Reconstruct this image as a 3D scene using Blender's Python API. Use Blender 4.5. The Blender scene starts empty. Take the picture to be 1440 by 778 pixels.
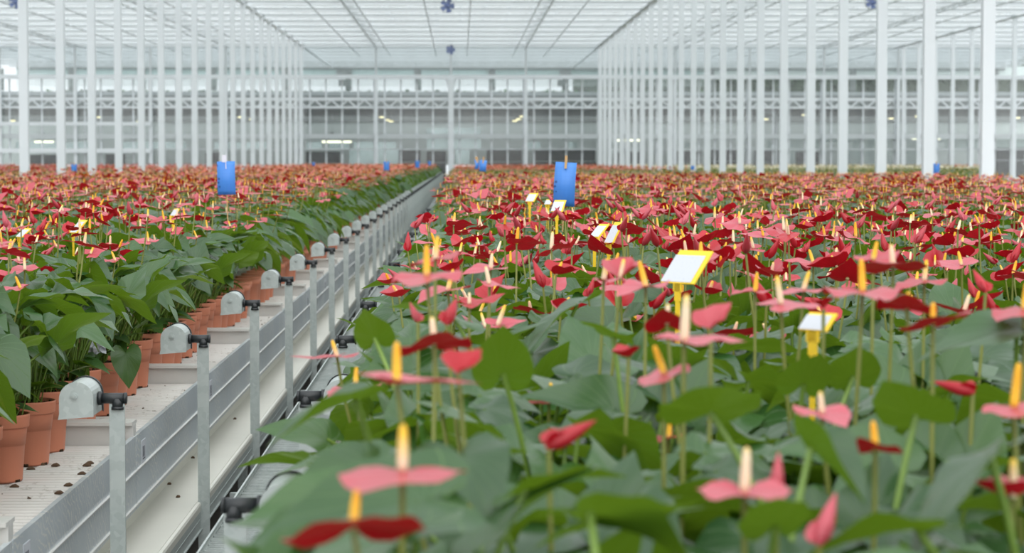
import bpy, math, random
import numpy as np
from mathutils import Vector, Matrix, Euler

random.seed(7)
RND = np.random.default_rng(11)
scene = bpy.context.scene
COL = scene.collection
PI = math.pi
F = 3200.0           # focal length in pixels of the 1440 x 778 frame
ZC = 1.62            # eye height
VPX, VPY = 647.0, 226.0
BED = 0.75           # height of the bench beds
RIM = BED + 0.183    # height of the pot rims
P = 1.93             # one rolling bench tray along the aisle
BAR0 = 5.05          # where the first visible tray joint stands
YFAC = 122.0         # glass partition at the far end

# ------------------------------------------------------------------ camera
cam_d = bpy.data.cameras.new('camera')
cam = bpy.data.objects.new('camera', cam_d)
COL.objects.link(cam)
cam_d.sensor_fit = 'HORIZONTAL'
cam_d.sensor_width = 36.0
cam_d.lens = F / 1440.0 * 36.0
cam_d.clip_end = 600
cam_d.clip_start = 0.05
yaw = math.atan((720 - VPX) / F)
pitch = math.atan((389 - VPY) / F)
cam.location = (0, 0, ZC)
cam.rotation_euler = Euler((PI / 2 - pitch, 0, -yaw), 'XYZ')
cam_d.dof.use_dof = True
cam_d.dof.focus_distance = 7.2
cam_d.dof.aperture_fstop = 8.0
scene.camera = cam
RC = Euler((PI / 2 - pitch, 0, -yaw), 'XYZ').to_matrix()


def at(px, py, y):
    """the world point on the sight line of a photo pixel, y metres down the hall"""
    d = RC @ Vector(((px - 720) / F, -(py - 389) / F, -1))
    d = d * (y / d.y)
    return Vector((d.x, y, ZC + d.z))


def pix(p):
    d = RC.transposed() @ (Vector(p) - Vector((0, 0, ZC)))
    if d.z > -0.05:
        return None
    return 720 + F * d.x / -d.z, 389 - F * d.y / -d.z


# ------------------------------------------------------------------ materials
def lin(c):
    return tuple(((v / 255) / 12.92 if v / 255 <= 0.04045 else ((v / 255 + 0.055) / 1.055) ** 2.4) for v in c) + (1.0,)


class NT:
    def __init__(self, name):
        self.m = bpy.data.materials.new(name)
        self.m.use_nodes = True
        self.t = self.m.node_tree
        self.b = self.t.nodes['Principled BSDF']
        self.out = self.t.nodes['Material Output']

    def n(self, kind, **kw):
        x = self.t.nodes.new(kind)
        for k, v in kw.items():
            setattr(x, k, v)
        return x

    def l(self, a, b):
        self.t.links.new(a, b)

    def math(self, op, a, b=None, c=None):
        x = self.n('ShaderNodeMath', operation=op)
        for i, v in enumerate((a, b, c)):
            if v is None:
                continue
            if isinstance(v, (int, float)):
                x.inputs[i].default_value = v
            else:
                self.l(v, x.inputs[i])
        return x.outputs[0]

    def mix(self, fac, a, b, blend='MIX'):
        x = self.n('ShaderNodeMix', data_type='RGBA', blend_type=blend)
        for s, v in ((x.inputs[0], fac), (x.inputs[6], a), (x.inputs[7], b)):
            if isinstance(v, (int, float)):
                s.default_value = v
            elif isinstance(v, tuple):
                s.default_value = v
            else:
                self.l(v, s)
        return x.outputs[2]

    def noise(self, scale, detail=3, vec=None, rough=0.5):
        x = self.n('ShaderNodeTexNoise')
        x.inputs['Scale'].default_value = scale
        x.inputs['Detail'].default_value = detail
        x.inputs['Roughness'].default_value = rough
        if vec is not None:
            self.l(vec, x.inputs['Vector'])
        return x.outputs['Fac']

    def ramp(self, fac, stops):
        x = self.n('ShaderNodeValToRGB')
        e = x.color_ramp.elements
        while len(e) < len(stops):
            e.new(0.5)
        for el, (p, c) in zip(e, stops):
            el.position = p
            el.color = c
        self.l(fac, x.inputs[0])
        return x.outputs[0]

    def obj(self):
        return self.n('ShaderNodeTexCoord').outputs['Object']

    def uv(self):
        return self.n('ShaderNodeTexCoord').outputs['UV']

    def bump(self, h, strength, dist=0.01):
        x = self.n('ShaderNodeBump')
        x.inputs['Strength'].default_value = strength
        x.inputs['Distance'].default_value = dist
        self.l(h, x.inputs['Height'])
        self.l(x.outputs[0], self.b.inputs['Normal'])


def simple(name, rgb, rough=0.5, metal=0.0, var=0.08, scale=14.0, bump=0.0, spec=0.5):
    m = NT(name)
    c = lin(rgb)
    f = m.noise(scale, 4, m.obj())
    a = tuple(v * (1 - var) for v in c[:3]) + (1,)
    b = tuple(min(1, v * (1 + var)) for v in c[:3]) + (1,)
    m.l(m.mix(f, a, b), m.b.inputs['Base Color'])
    m.b.inputs['Roughness'].default_value = rough
    m.b.inputs['Metallic'].default_value = metal
    m.b.inputs['Specular IOR Level'].default_value = spec
    if bump:
        m.bump(f, bump)
    return m.m


def tint_fac(m):
    """one number per plant: the mesh attribute 'tint' plus the object's own random"""
    a = m.n('ShaderNodeAttribute', attribute_name='tint').outputs['Fac']
    r = m.n('ShaderNodeObjectInfo').outputs['Random']
    return m.math('FRACT', m.math('ADD', a, r))


def vein_mask(m, n, width):
    """thin lines that fan out from the stalk point, with a midrib"""
    sep = m.n('ShaderNodeSeparateXYZ')
    m.l(m.uv(), sep.inputs[0])
    x = m.math('ABSOLUTE', m.math('SUBTRACT', sep.outputs[0], 0.5))
    y = m.math('SUBTRACT', sep.outputs[1], 0.35)
    r = m.math('SQRT', m.math('ADD', m.math('MULTIPLY', x, x), m.math('MULTIPLY', y, y)))
    yy = m.math('ADD', m.math('SUBTRACT', y, m.math('MULTIPLY', m.math('MULTIPLY', x, x), 0.9)), 0.02)
    ang = m.math('ARCTAN2', x, yy)
    f = m.math('ABSOLUTE', m.math('SUBTRACT', m.math('FRACT', m.math('ADD', m.math('MULTIPLY', ang, n / PI), 0.5)), 0.5))
    w = m.math('DIVIDE', width, m.math('ADD', r, 0.06))
    line = m.math('SUBTRACT', 1.0, m.math('DIVIDE', f, w))
    return m.math('MAXIMUM', line, 0.0)


def leaf_material(name, dark, light, under, vein, rough, spec, coat, transl, tcol, n):
    m = NT(name)
    t = tint_fac(m)
    base = m.mix(t, lin(dark), lin(light))
    mott = m.noise(30, 3, m.obj())
    base = m.mix(m.math('MULTIPLY', mott, 0.25), base, lin(light))
    v = vein_mask(m, n, 0.016)
    base = m.mix(m.math('MULTIPLY', v, 0.5), base, lin(vein))
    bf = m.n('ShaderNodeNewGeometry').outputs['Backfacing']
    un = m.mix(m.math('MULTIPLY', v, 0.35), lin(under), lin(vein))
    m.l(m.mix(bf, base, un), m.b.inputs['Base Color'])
    m.b.inputs['Roughness'].default_value = rough
    m.l(m.math('MULTIPLY', m.math('SUBTRACT', 1.25, bf), spec), m.b.inputs['Specular IOR Level'])
    m.l(m.math('MULTIPLY', m.math('SUBTRACT', 1.0, bf), coat), m.b.inputs['Coat Weight'])
    m.b.inputs['Coat Roughness'].default_value = rough * .8
    h = m.math('ADD', m.math('MULTIPLY', v, -0.6), m.math('MULTIPLY', mott, 0.8))
    m.bump(h, 0.4, 0.004)
    tr = m.n('ShaderNodeBsdfTranslucent')
    tr.inputs['Color'].default_value = lin(tcol)
    ms = m.n('ShaderNodeMixShader')
    ms.inputs[0].default_value = transl
    m.l(m.b.outputs[0], ms.inputs[1])
    m.l(tr.outputs[0], ms.inputs[2])
    m.l(ms.outputs[0], m.out.inputs[0])
    return m.m


M = {}
M['leaf'] = leaf_material('leaf_green', (30, 66, 32), (56, 94, 44), (80, 112, 32), (116, 150, 88), 0.36, .5, .12, 0.22, (128, 165, 36), 9)
M['spathe'] = leaf_material('spathe_red', (172, 20, 36), (198, 84, 98), (190, 28, 42), (140, 20, 36), 0.42, .55, .15, 0.16, (220, 40, 50), 11)  # pinker top holds sky sheen, redder underside holds shade, both as colour
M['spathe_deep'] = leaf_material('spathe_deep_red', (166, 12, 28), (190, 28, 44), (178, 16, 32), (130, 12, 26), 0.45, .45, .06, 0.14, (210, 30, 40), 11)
M['spathe_far'] = leaf_material('spathe_salmon', (206, 66, 60), (226, 124, 108), (208, 72, 62), (180, 60, 50), 0.45, .6, .3, 0.15, (220, 90, 60), 9)
M['spathe_green'] = leaf_material('spathe_green_yellow', (128, 150, 70), (206, 130, 96), (128, 150, 60), (120, 130, 60), 0.45, .5, .2, 0.15, (150, 160, 60), 9)
M['spathe_cream'] = leaf_material('spathe_cream', (226, 220, 196), (236, 232, 214), (220, 214, 180), (200, 200, 160), 0.45, .5, .2, 0.15, (220, 220, 180), 9)

m = NT('spadix')
sep = m.n('ShaderNodeSeparateXYZ')
m.l(m.uv(), sep.inputs[0])
t = tint_fac(m)
g = m.math('ADD', sep.outputs[1], m.math('MULTIPLY', m.math('SUBTRACT', t, 0.45), 1.0))
m.l(m.ramp(g, [(0.2, lin((238, 216, 182))), (0.6, lin((243, 200, 60))), (1.0, lin((236, 170, 24)))]), m.b.inputs['Base Color'])
m.b.inputs['Roughness'].default_value = 0.55
vor = m.n('ShaderNodeTexVoronoi')
vor.inputs['Scale'].default_value = 700
m.l(m.obj(), vor.inputs['Vector'])
m.bump(vor.outputs['Distance'], 0.4, 0.002)
M['spadix'] = m.m

M['stalk'] = simple('flower_stalk', (124, 130, 62), 0.45, var=0.2, scale=30)
M['petiole'] = simple('petiole', (112, 140, 58), 0.45, var=0.2, scale=30)
M['pot'] = simple('terracotta_plastic', (204, 130, 102), 0.55, var=0.07, scale=9, spec=0.3)
M['soil'] = simple('potting_soil', (62, 50, 38), 0.95, var=0.5, scale=90, bump=0.8, spec=0.1)
M['crumb'] = simple('dry_peat', (96, 76, 58), 0.95, var=0.4, scale=60)
M['alu'] = simple('aluminium_white', (216, 216, 212), 0.42, 0.15, var=0.05, scale=20)
M['white_plastic'] = simple('gutter_white', (222, 222, 212), 0.45, var=0.05, scale=5)
M['paint'] = simple('white_paint', (226, 231, 234), 0.5, var=0.015, scale=3)
M['paint_grey'] = simple('grey_paint', (198, 204, 206), 0.5, var=0.03, scale=3)
M['black_plastic'] = simple('black_plastic', (34, 38, 40), 0.42, var=0.1)
M['yellow_plastic'] = simple('yellow_plastic', (240, 200, 40), 0.4, var=0.05)
M['pipe_grey'] = simple('pipe_grey', (172, 178, 178), 0.5)
M['dark'] = simple('dark_grey', (60, 63, 63), 0.7, var=0.12)
M['mid'] = simple('mid_grey', (140, 146, 144), 0.7, var=0.08)
M['concrete'] = simple('concrete', (120, 118, 112), 0.9, var=0.15, scale=3, bump=0.2)
M['teal'] = simple('pale_cladding', (212, 223, 220), 0.6, var=0.05)
M['blue_fan'] = simple('blue_paint', (96, 116, 172), 0.5)
M['wood'] = simple('wood_stick', (198, 160, 112), 0.7, var=0.2, scale=60)
M['clear_plastic'] = simple('pale_clip', (214, 212, 224), 0.3)
M['hedge'] = simple('hedge_green', (62, 78, 58), 0.9, var=0.5, scale=3)
M['planter_green'] = simple('planter_green', (84, 122, 76), 0.8, var=0.4, scale=8)

# galvanised sheet: spangled zinc with streaks
m = NT('galvanised')
vor = m.n('ShaderNodeTexVoronoi')
vor.inputs['Scale'].default_value = 60
m.l(m.obj(), vor.inputs['Vector'])
sp = m.n('ShaderNodeSeparateColor')
m.l(vor.outputs['Color'], sp.inputs[0])
big = m.noise(6, 4, m.obj())
f = m.math('ADD', m.math('MULTIPLY', sp.outputs[0], 0.35), m.math('MULTIPLY', big, 0.65))
m.l(m.mix(f, lin((152, 162, 160)), lin((194, 202, 199))), m.b.inputs['Base Color'])
m.b.inputs['Metallic'].default_value = 0.75
m.l(m.math('ADD', m.math('MULTIPLY', f, 0.2), 0.3), m.b.inputs['Roughness'])
m.b.inputs['Metallic'].default_value = 0.2
M['galv'] = m.m

# panel with water rings left by the crop's irrigation
m = NT('galvanised_panel')
o = m.obj()
big = m.noise(5, 4, o)
wv = m.n('ShaderNodeTexWave', wave_type='RINGS', rings_direction='X')
wv.inputs['Scale'].default_value = 14
wv.inputs['Distortion'].default_value = 9
wv.inputs['Detail'].default_value = 3
wv.inputs['Detail Scale'].default_value = 1.6
m.l(o, wv.inputs['Vector'])
thin = m.ramp(wv.outputs['Fac'], [(0.8, (0, 0, 0, 1)), (0.95, (1, 1, 1, 1))])
thin2 = m.math('MULTIPLY', thin, m.ramp(m.noise(3, 2, o), [(0.38, (0, 0, 0, 1)), (0.55, (1, 1, 1, 1))]))
base = m.mix(big, lin((172, 182, 189)), lin((206, 214, 218)))
m.l(m.mix(m.math('MULTIPLY', thin2, 0.75), base, lin((232, 232, 224))), m.b.inputs['Base Color'])
m.b.inputs['Metallic'].default_value = 0.15
m.l(m.math('ADD', m.math('MULTIPLY', big, 0.15), 0.24), m.b.inputs['Roughness'])
M['panel'] = m.m

# tray bed: white sheet with soil stains
m = NT('tray_bed')
o = m.obj()
st = m.ramp(m.noise(42, 5, o, 0.7), [(0.55, (0, 0, 0, 1)), (0.64, (1, 1, 1, 1))])
ar = m.ramp(m.noise(4, 3, o), [(0.4, (0, 0, 0, 1)), (0.65, (1, 1, 1, 1))])
m.l(m.mix(m.math('MULTIPLY', m.math('MULTIPLY', st, ar), 0.6), lin((222, 220, 216)), lin((120, 106, 90))), m.b.inputs['Base Color'])
m.b.inputs['Roughness'].default_value = 0.55
m.b.inputs['Metallic'].default_value = 0.1
M['bed'] = m.m


def glass_material(name, dif, fac, tcol, rough=0.1, gl=0.04):
    m = NT(name)
    tr = m.n('ShaderNodeBsdfTransparent')
    tr.inputs[0].default_value = tcol
    d = m.n('ShaderNodeBsdfTranslucent')
    d.inputs[0].default_value = lin(dif)
    d2 = m.n('ShaderNodeBsdfDiffuse')
    d2.inputs[0].default_value = lin(dif)
    md = m.n('ShaderNodeMixShader')
    md.inputs[0].default_value = 0.5
    m.l(d.outputs[0], md.inputs[1])
    m.l(d2.outputs[0], md.inputs[2])
    nf = m.noise(0.7, 3, m.obj())
    ms = m.n('ShaderNodeMixShader')
    m.l(m.math('MULTIPLY', m.math('ADD', nf, 0.5), fac), ms.inputs[0])
    m.l(tr.outputs[0], ms.inputs[1])
    m.l(md.outputs[0], ms.inputs[2])
    gs = m.n('ShaderNodeBsdfGlossy')
    gs.inputs['Roughness'].default_value = rough
    m2 = m.n('ShaderNodeMixShader')
    m2.inputs[0].default_value = gl
    m.l(ms.outputs[0], m2.inputs[1])
    m.l(gs.outputs[0], m2.inputs[2])
    m.l(m2.outputs[0], m.out.inputs[0])
    return m.m


M['roof_glass'] = glass_material('roof_glass', (240, 243, 243), 0.16, (0.95, 0.97, 0.97, 1), gl=0.02)
M['glass'] = glass_material('partition_glass', (226, 230, 231), 0.09, (0.96, 0.975, 0.975, 1))  # haze over the hall behind is put in as the pane's diffuse share
M['milky'] = glass_material('milky_glass', (214, 230, 228), 0.7, (0.84, 0.94, 0.93, 1))
M['frosted'] = glass_material('frosted_glass', (200, 214, 212), 0.55, (0.86, 0.93, 0.92, 1))
M['screen'] = glass_material('screen_cloth', (238, 240, 240), 0.55, (0.97, 0.97, 0.97, 1), gl=0.0)


def lamp_material(name, rgb, s):
    m = NT(name)
    e = m.n('ShaderNodeEmission')
    e.inputs[0].default_value = lin(rgb)
    e.inputs[1].default_value = s
    m.l(e.outputs[0], m.out.inputs[0])
    return m.m


M['lamp'] = lamp_material('lamp_tube', (255, 255, 222), 2.6)
M['lamp_warm'] = lamp_material('lamp_warm', (255, 246, 190), 3.0)

# sticky trap card: blue sheet, faint printed grid, caught insects
m = NT('sticky_blue')
o = m.obj()
sep = m.n('ShaderNodeSeparateXYZ')
m.l(o, sep.inputs[0])
gx = m.math('LESS_THAN', m.math('FRACT', m.math('MULTIPLY', sep.outputs[0], 50)), 0.08)
gz = m.math('LESS_THAN', m.math('FRACT', m.math('MULTIPLY', sep.outputs[2], 50)), 0.08)
base = m.mix(m.math('MULTIPLY', m.math('MAXIMUM', gx, gz), 0.3), lin((92, 160, 240)), lin((66, 132, 222)))
vo = m.n('ShaderNodeTexVoronoi')
vo.inputs['Scale'].default_value = 34
m.l(o, vo.inputs['Vector'])
dots = m.math('LESS_THAN', vo.outputs['Distance'], 0.2)
dots = m.math('MULTIPLY', dots, m.math('GREATER_THAN', m.noise(9, 2, o), 0.5))
m.l(m.mix(m.math('MULTIPLY', dots, 0.7), base, lin((26, 50, 110))), m.b.inputs['Base Color'])
m.b.inputs['Roughness'].default_value = 0.3
tr = m.n('ShaderNodeBsdfTranslucent')
tr.inputs[0].default_value = lin((80, 150, 235))
ms = m.n('ShaderNodeMixShader')
ms.inputs[0].default_value = 0.3
m.l(m.b.outputs[0], ms.inputs[1])
m.l(tr.outputs[0], ms.inputs[2])
m.l(ms.outputs[0], m.out.inputs[0])
M['sticky'] = m.m

# paper card with faint handwriting-like marks
m = NT('paper_card')
o = m.obj()
st = m.ramp(m.noise(260, 3, o, 0.6), [(0.60, (0, 0, 0, 1)), (0.70, (1, 1, 1, 1))])
m.l(m.mix(m.math('MULTIPLY', st, 0.22), lin((192, 196, 202)), lin((100, 110, 140))), m.b.inputs['Base Color'])
m.b.inputs['Roughness'].default_value = 0.6
M['paper'] = m.m
M['ink'] = simple('ink', (70, 74, 84), 0.7)


# ------------------------------------------------------------------ mesh builder
class MB:
    def __init__(self):
        self.v, self.f, self.mi, self.uv, self.ti = [], [], [], [], []
        self.n = 0

    def add(self, verts, faces, mi=0, uv=None, tint=0.0):
        verts = np.asarray(verts, dtype=np.float64).reshape(-1, 3)
        k = len(verts)
        self.v.append(verts)
        self.uv.append(np.zeros((k, 2)) if uv is None else np.asarray(uv, dtype=np.float64))
        self.ti.append(np.full(k, tint))
        n = self.n
        self.f.extend([tuple(i + n for i in q) for q in faces])
        self.mi.extend([mi] * len(faces))
        self.n += k
        return self

    def merge(self, other, mat=None, tint=None):
        v = np.vstack(other.v)
        if mat is not None:
            v = v @ np.array(mat.to_3x3()).T + np.array(mat.translation)
        n = self.n
        self.v.append(v)
        self.uv.append(np.vstack(other.uv))
        ti = np.concatenate(other.ti)
        self.ti.append(ti if tint is None else (ti + tint))
        self.f.extend([tuple(i + n for i in q) for q in other.f])
        self.mi.extend(other.mi)
        self.n += len(v)
        return self

    def box(self, x0, x1, y0, y1, z0, z1, mi=0):
        v = [(x0, y0, z0), (x1, y0, z0), (x1, y1, z0), (x0, y1, z0), (x0, y0, z1), (x1, y0, z1), (x1, y1, z1), (x0, y1, z1)]
        return self.add(v, [(0, 3, 2, 1), (4, 5, 6, 7), (0, 1, 5, 4), (1, 2, 6, 5), (2, 3, 7, 6), (3, 0, 4, 7)], mi)

    def bar(self, a, b, w, h=None, mi=0, up=(0, 0, 1)):
        """a square bar from a to b"""
        h = h or w
        a, b = Vector(a), Vector(b)
        d = (b - a).normalized()
        s = d.cross(Vector(up))
        if s.length < 1e-4:
            s = d.cross(Vector((0, 1, 0)))
        s.normalize()
        u = s.cross(d)
        v = []
        for p in (a, b):
            for i, j in ((-1, -1), (1, -1), (1, 1), (-1, 1)):
                v.append(p + s * (i * w / 2) + u * (j * h / 2))
        return self.add(v, [(0, 1, 2, 3), (7, 6, 5, 4), (0, 4, 5, 1), (1, 5, 6, 2), (2, 6, 7, 3), (3, 7, 4, 0)], mi)

    def tube(self, pts, r, sides=6, mi=0, cap=True, tint=0.0):
        """round tube along points; r may be one number per point"""
        pts = [Vector(p) for p in pts]
        rs = [r] * len(pts) if isinstance(r, (int, float)) else r
        v, uv, fs = [], [], []
        s = None
        for i, p in enumerate(pts):
            d = (pts[min(i + 1, len(pts) - 1)] - pts[max(i - 1, 0)]).normalized()
            if s is None:
                s = d.cross(Vector((0.13, 0.97, 0.21)))
                if s.length < 0.05:
                    s = d.cross(Vector((1, 0, 0)))
            s = (s - d * s.dot(d)).normalized()
            u = d.cross(s)
            for k in range(sides):
                a = 2 * PI * k / sides
                v.append(p + (s * math.cos(a) + u * math.sin(a)) * rs[i])
                uv.append((k / sides, i / (len(pts) - 1)))
        for i in range(len(pts) - 1):
            for k in range(sides):
                a, b = i * sides + k, i * sides + (k + 1) % sides
                fs.append((a, b, b + sides, a + sides))
        if cap:
            fs.append(tuple(range(sides))[::-1])
            fs.append(tuple(range((len(pts) - 1) * sides, len(pts) * sides)))
        return self.add(v, fs, mi, uv, tint)

    def lathe(self, prof, seg=24, mi=0, center=(0, 0, 0)):
        v, fs = [], []
        for r, z in prof:
            for k in range(seg):
                a = 2 * PI * k / seg
                v.append((center[0] + r * math.cos(a), center[1] + r * math.sin(a), center[2] + z))
        for i in range(len(prof) - 1):
            for k in range(seg):
                a, b = i * seg + k, i * seg + (k + 1) % seg
                fs.append((a, b, b + seg, a + seg))
        return self.add(v, fs, mi)

    def mesh(self, name, mats, smooth=True):
        me = bpy.data.meshes.new(name)
        v = np.vstack(self.v)
        me.from_pydata(v.tolist(), [], self.f)
        for mt in mats:
            me.materials.append(M[mt])
        me.polygons.foreach_set('material_index', np.array(self.mi, dtype=np.int32))
        me.polygons.foreach_set('use_smooth', np.full(len(self.f), smooth))
        uv = np.vstack(self.uv)
        li = np.empty(len(me.loops), dtype=np.int32)
        me.loops.foreach_get('vertex_index', li)
        lay = me.uv_layers.new(name='UVMap')
        lay.data.foreach_set('uv', uv[li].astype(np.float32).ravel())
        at_ = me.attributes.new('tint', 'FLOAT', 'POINT')
        at_.data.foreach_set('value', np.concatenate(self.ti).astype(np.float32))
        me.update()
        return me


def link(name, me, parent=None, loc=None):
    o = bpy.data.objects.new(name, me)
    COL.objects.link(o)
    if parent is not None:
        o.parent = parent
    if loc is not None:
        o.location = loc
    return o


def obj(name, mb, mats, parent=None, smooth=False, loc=None):
    if isinstance(mats, str):
        mats = [mats]
    return link(name, mb.mesh(name, mats, smooth), parent, loc)


def tag(o, label=None, cat=None, group=None, kind=None):
    if label:
        o['label'] = label
    if cat:
        o['category'] = cat
    if group:
        o['group'] = group
    if kind:
        o['kind'] = kind
    return o


def thing(name, loc, label, cat, group=None, kind=None, rz=0.0):
    o = bpy.data.objects.new(name, None)
    o.empty_display_size = 0.1
    COL.objects.link(o)
    o.location = loc
    o.rotation_euler = (0, 0, rz)
    return tag(o, label, cat, group, kind)


KIDS = {}


def copy_tree(o, parent=None):
    c = o.copy()
    COL.objects.link(c)
    if parent is not None:
        c.parent = parent
    for ch in list(o.children):
        copy_tree(ch, c)
    return c


ORD = ['zeroth', 'first', 'second', 'third', 'fourth', 'fifth', 'sixth', 'seventh', 'eighth', 'ninth', 'tenth', 'eleventh',
       'twelfth', 'thirteenth', 'fourteenth', 'fifteenth', 'sixteenth', 'seventeenth', 'eighteenth', 'nineteenth', 'twentieth']
TENS = {2: 'twenty', 3: 'thirty', 4: 'forty', 5: 'fifty', 6: 'sixty', 7: 'seventy'}


def ordinal(n):
    if n <= 20:
        return ORD[n]
    if n % 10 == 0:
        return TENS[n // 10][:-1] + 'ieth'
    return TENS[n // 10] + '-' + ORD[n % 10]


# ------------------------------------------------------------------ plant shapes
def dense(half, k):
    """half outline (x>=0, tip to notch) -> k smooth points"""
    p = np.array(half, dtype=float)
    d = np.concatenate([[0], np.cumsum(np.hypot(*np.diff(p, axis=0).T))])
    s = np.linspace(0, d[-1], k)
    return np.stack([np.interp(s, d, p[:, 0]), np.interp(s, d, p[:, 1])], axis=1)


LEAF_H = [(0, 1.0), (.05, .93), (.13, .80), (.25, .62), (.36, .42), (.435, .22), (.46, .04), (.44, -.12), (.37, -.25), (.27, -.315), (.17, -.30), (.09, -.2), (.035, -.09), (0, -.045)]
SPATHE_H = [(0, .78), (.05, .70), (.14, .56), (.26, .40), (.36, .22), (.41, .05), (.41, -.09), (.35, -.21), (.25, -.27), (.15, -.25), (.07, -.14), (0, -.04)]


def heart(half, k, rings, center=(0, 0.0)):
    h = dense(half, k)
    ol = np.vstack([h, (h[1:-1] * [-1, 1])[::-1]])
    n = len(ol)
    c = np.array(center)
    v = [c]
    for t in rings:
        v.extend(list(c + (ol - c) * t))
    v = np.array(v)
    rad = np.concatenate([[0], np.repeat(np.array(rings), n)])
    fs = [(0, 1 + (i + 1) % n, 1 + i) for i in range(n)]
    for r in range(len(rings) - 1):
        a0, b0 = 1 + r * n, 1 + (r + 1) * n
        fs += [(a0 + i, a0 + (i + 1) % n, b0 + (i + 1) % n, b0 + i) for i in range(n)]
    return v, rad, fs


LEAF_HI = heart(LEAF_H, 15, (.28, .55, .8, 1.0))
LEAF_LO = heart(LEAF_H, 7, (.55, 1.0))
LEAF_XLO = heart(LEAF_H, 4, (1.0,))
SP_HI = heart(SPATHE_H, 14, (.3, .6, .85, 1.0))
SP_LO = heart(SPATHE_H, 6, (1.0,))
SP_XLO = heart(SPATHE_H, 4, (1.0,))


def blade(mb, shape, pos, size, az, pitch, roll, fold, droop, wave, mi, tint, lobe=0.0, ph=0.0, yoff=0.35):
    """one heart-shaped blade: stalk point at pos, tip towards az"""
    v, rad, fs = shape
    x, y = v[:, 0], v[:, 1]
    ang = np.arctan2(x, y)
    z = fold * np.abs(x) - droop * np.clip(y, 0, None) ** 2 - lobe * np.clip(-y, 0, None) + wave * rad ** 2 * np.sin(ang * 5 + ph)
    p = np.stack([x * (1 - 0.25 * abs(fold)), y, z], axis=1) * size
    m = Matrix.Rotation(az - PI / 2, 3, 'Z') @ Matrix.Rotation(pitch, 3, 'X') @ Matrix.Rotation(roll, 3, 'Y')
    p = p @ np.array(m).T + np.array(pos)
    uv = np.stack([x + 0.5, y * 0.65 + yoff], axis=1)
    mb.add(p, fs, mi, uv, tint)


def bez(a, c, b, n):
    a, b, c = Vector(a), Vector(b), Vector(c)
    return [(a * (1 - t) ** 2 + c * 2 * t * (1 - t) + b * t * t) for t in [i / n for i in range(n + 1)]]


def U(a, b):
    return random.uniform(a, b)


def foliage(n=23, spread=1.0, lo=False, height=1.0, lift=0.0):
    """leaves and petioles of one plant, local origin on the bed under the pot"""
    mb = MB()
    z0 = RIM - BED - 0.02
    a0 = U(0, 6.28)
    for i in range(n):
        q = (i + 0.5) / n                      # 0 outer and low, 1 inner and high
        az = a0 + i * 2.399 + U(-.35, .35)
        r = (0.17 * (1 - q) + 0.035 + U(-.03, .03)) * spread
        z = z0 + (0.16 + lift + (0.19 - lift) * q ** 0.8 + U(-.035, .03)) * height
        p = Vector((math.cos(az) * r, math.sin(az) * r, z))
        size = (0.135 - 0.02 * q) * U(0.8, 1.22)
        pitch = math.radians((-40 + 240 * lift) * (1 - q) - 8 * q + U(-18, 20))
        if random.random() < 0.38:
            pitch = math.radians(U(10, 60))
        blade(mb, LEAF_LO if lo else LEAF_HI, p, size, az + U(-.5, .5), pitch, U(-.55, .55), U(-.15, .45), U(.05, .6), U(.02, .09), 0,
              random.random() * 0.6, lobe=U(-.1, .3), ph=U(0, 6))
        b = Vector((math.cos(az) * 0.025, math.sin(az) * 0.025, z0))
        c = Vector((math.cos(az) * r * 0.45, math.sin(az) * r * 0.45, z0 + (z - z0) * 0.75))
        mb.tube(bez(b, c, p, 3 if lo else 6), 0.0032, 3 if lo else 5, 1, False)
    if not lo:                                  # short basal shoots on the soil
        for i in range(9):
            az = U(0, 6.28)
            r = U(.01, .06)
            p = (math.cos(az) * (r + .02), math.sin(az) * (r + .02), z0 + U(.03, .12))
            blade(mb, LEAF_LO, p, U(.04, .09), az, math.radians(U(-30, 40)), U(-.4, .4), U(0, .4), .2, .02, 0, U(0, .9))
            mb.tube(bez((math.cos(az) * r, math.sin(az) * r, z0), p, p, 2), 0.002, 4, 1, False)
    return mb


def spathe(mb, pos, s, az, pitch, roll, shape, kind=0, tint=0.0):
    if kind == 1:                               # still rolled: a twisted pointed cone
        d = Matrix.Rotation(az - PI / 2, 3, 'Z') @ Matrix.Rotation(pitch, 3, 'X') @ Vector((0, 1, 0))
        pts = [Vector(pos) + d * (s * k) for k in (-.06, 0.03, .16, .36, .62, .86, 1.0)]
        mb.tube(pts, [s * k for k in (.03, .10, .155, .165, .115, .05, .006)], 10 if shape is SP_HI else 5, 0, False, tint)
        if shape is SP_HI:                      # the overlapping free edge
            blade(mb, SP_HI, Vector(pos) + d * s * 0.1, s * 0.62, az, pitch, roll, 0.9, .1, .03, 0, tint)
    elif kind == 2:                             # half open, cupped upwards
        blade(mb, shape, pos, s, az, pitch, roll, 0.75, -.25, .03, 0, tint, lobe=-.3, ph=U(0, 6))
    else:
        blade(mb, shape, pos, s, az, pitch, roll, U(-.10, .14), U(-.12, .22), U(.01, .045), 0, tint, lobe=U(-.25, .15), ph=U(0, 6))


def spadix(mb, pos, ln, az, lean, sides=8, mi=0, tint=0.0):
    d = Vector((math.cos(az) * math.sin(lean), math.sin(az) * math.sin(lean), math.cos(lean)))
    p = Vector(pos)
    if sides > 4:
        ks, rs = (-.04, .12, .35, .65, .86, .96, 1.0), (.85, 1.0, .98, .88, .74, .5, .12)
    else:
        ks, rs = (0, 1.0), (1.0, .7)
    mb.tube([p + d * ln * k for k in ks], [(0.0052 if sides > 4 else .0035) * (ln / .05) ** .5 * k for k in rs], sides, mi, True, tint)


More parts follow.
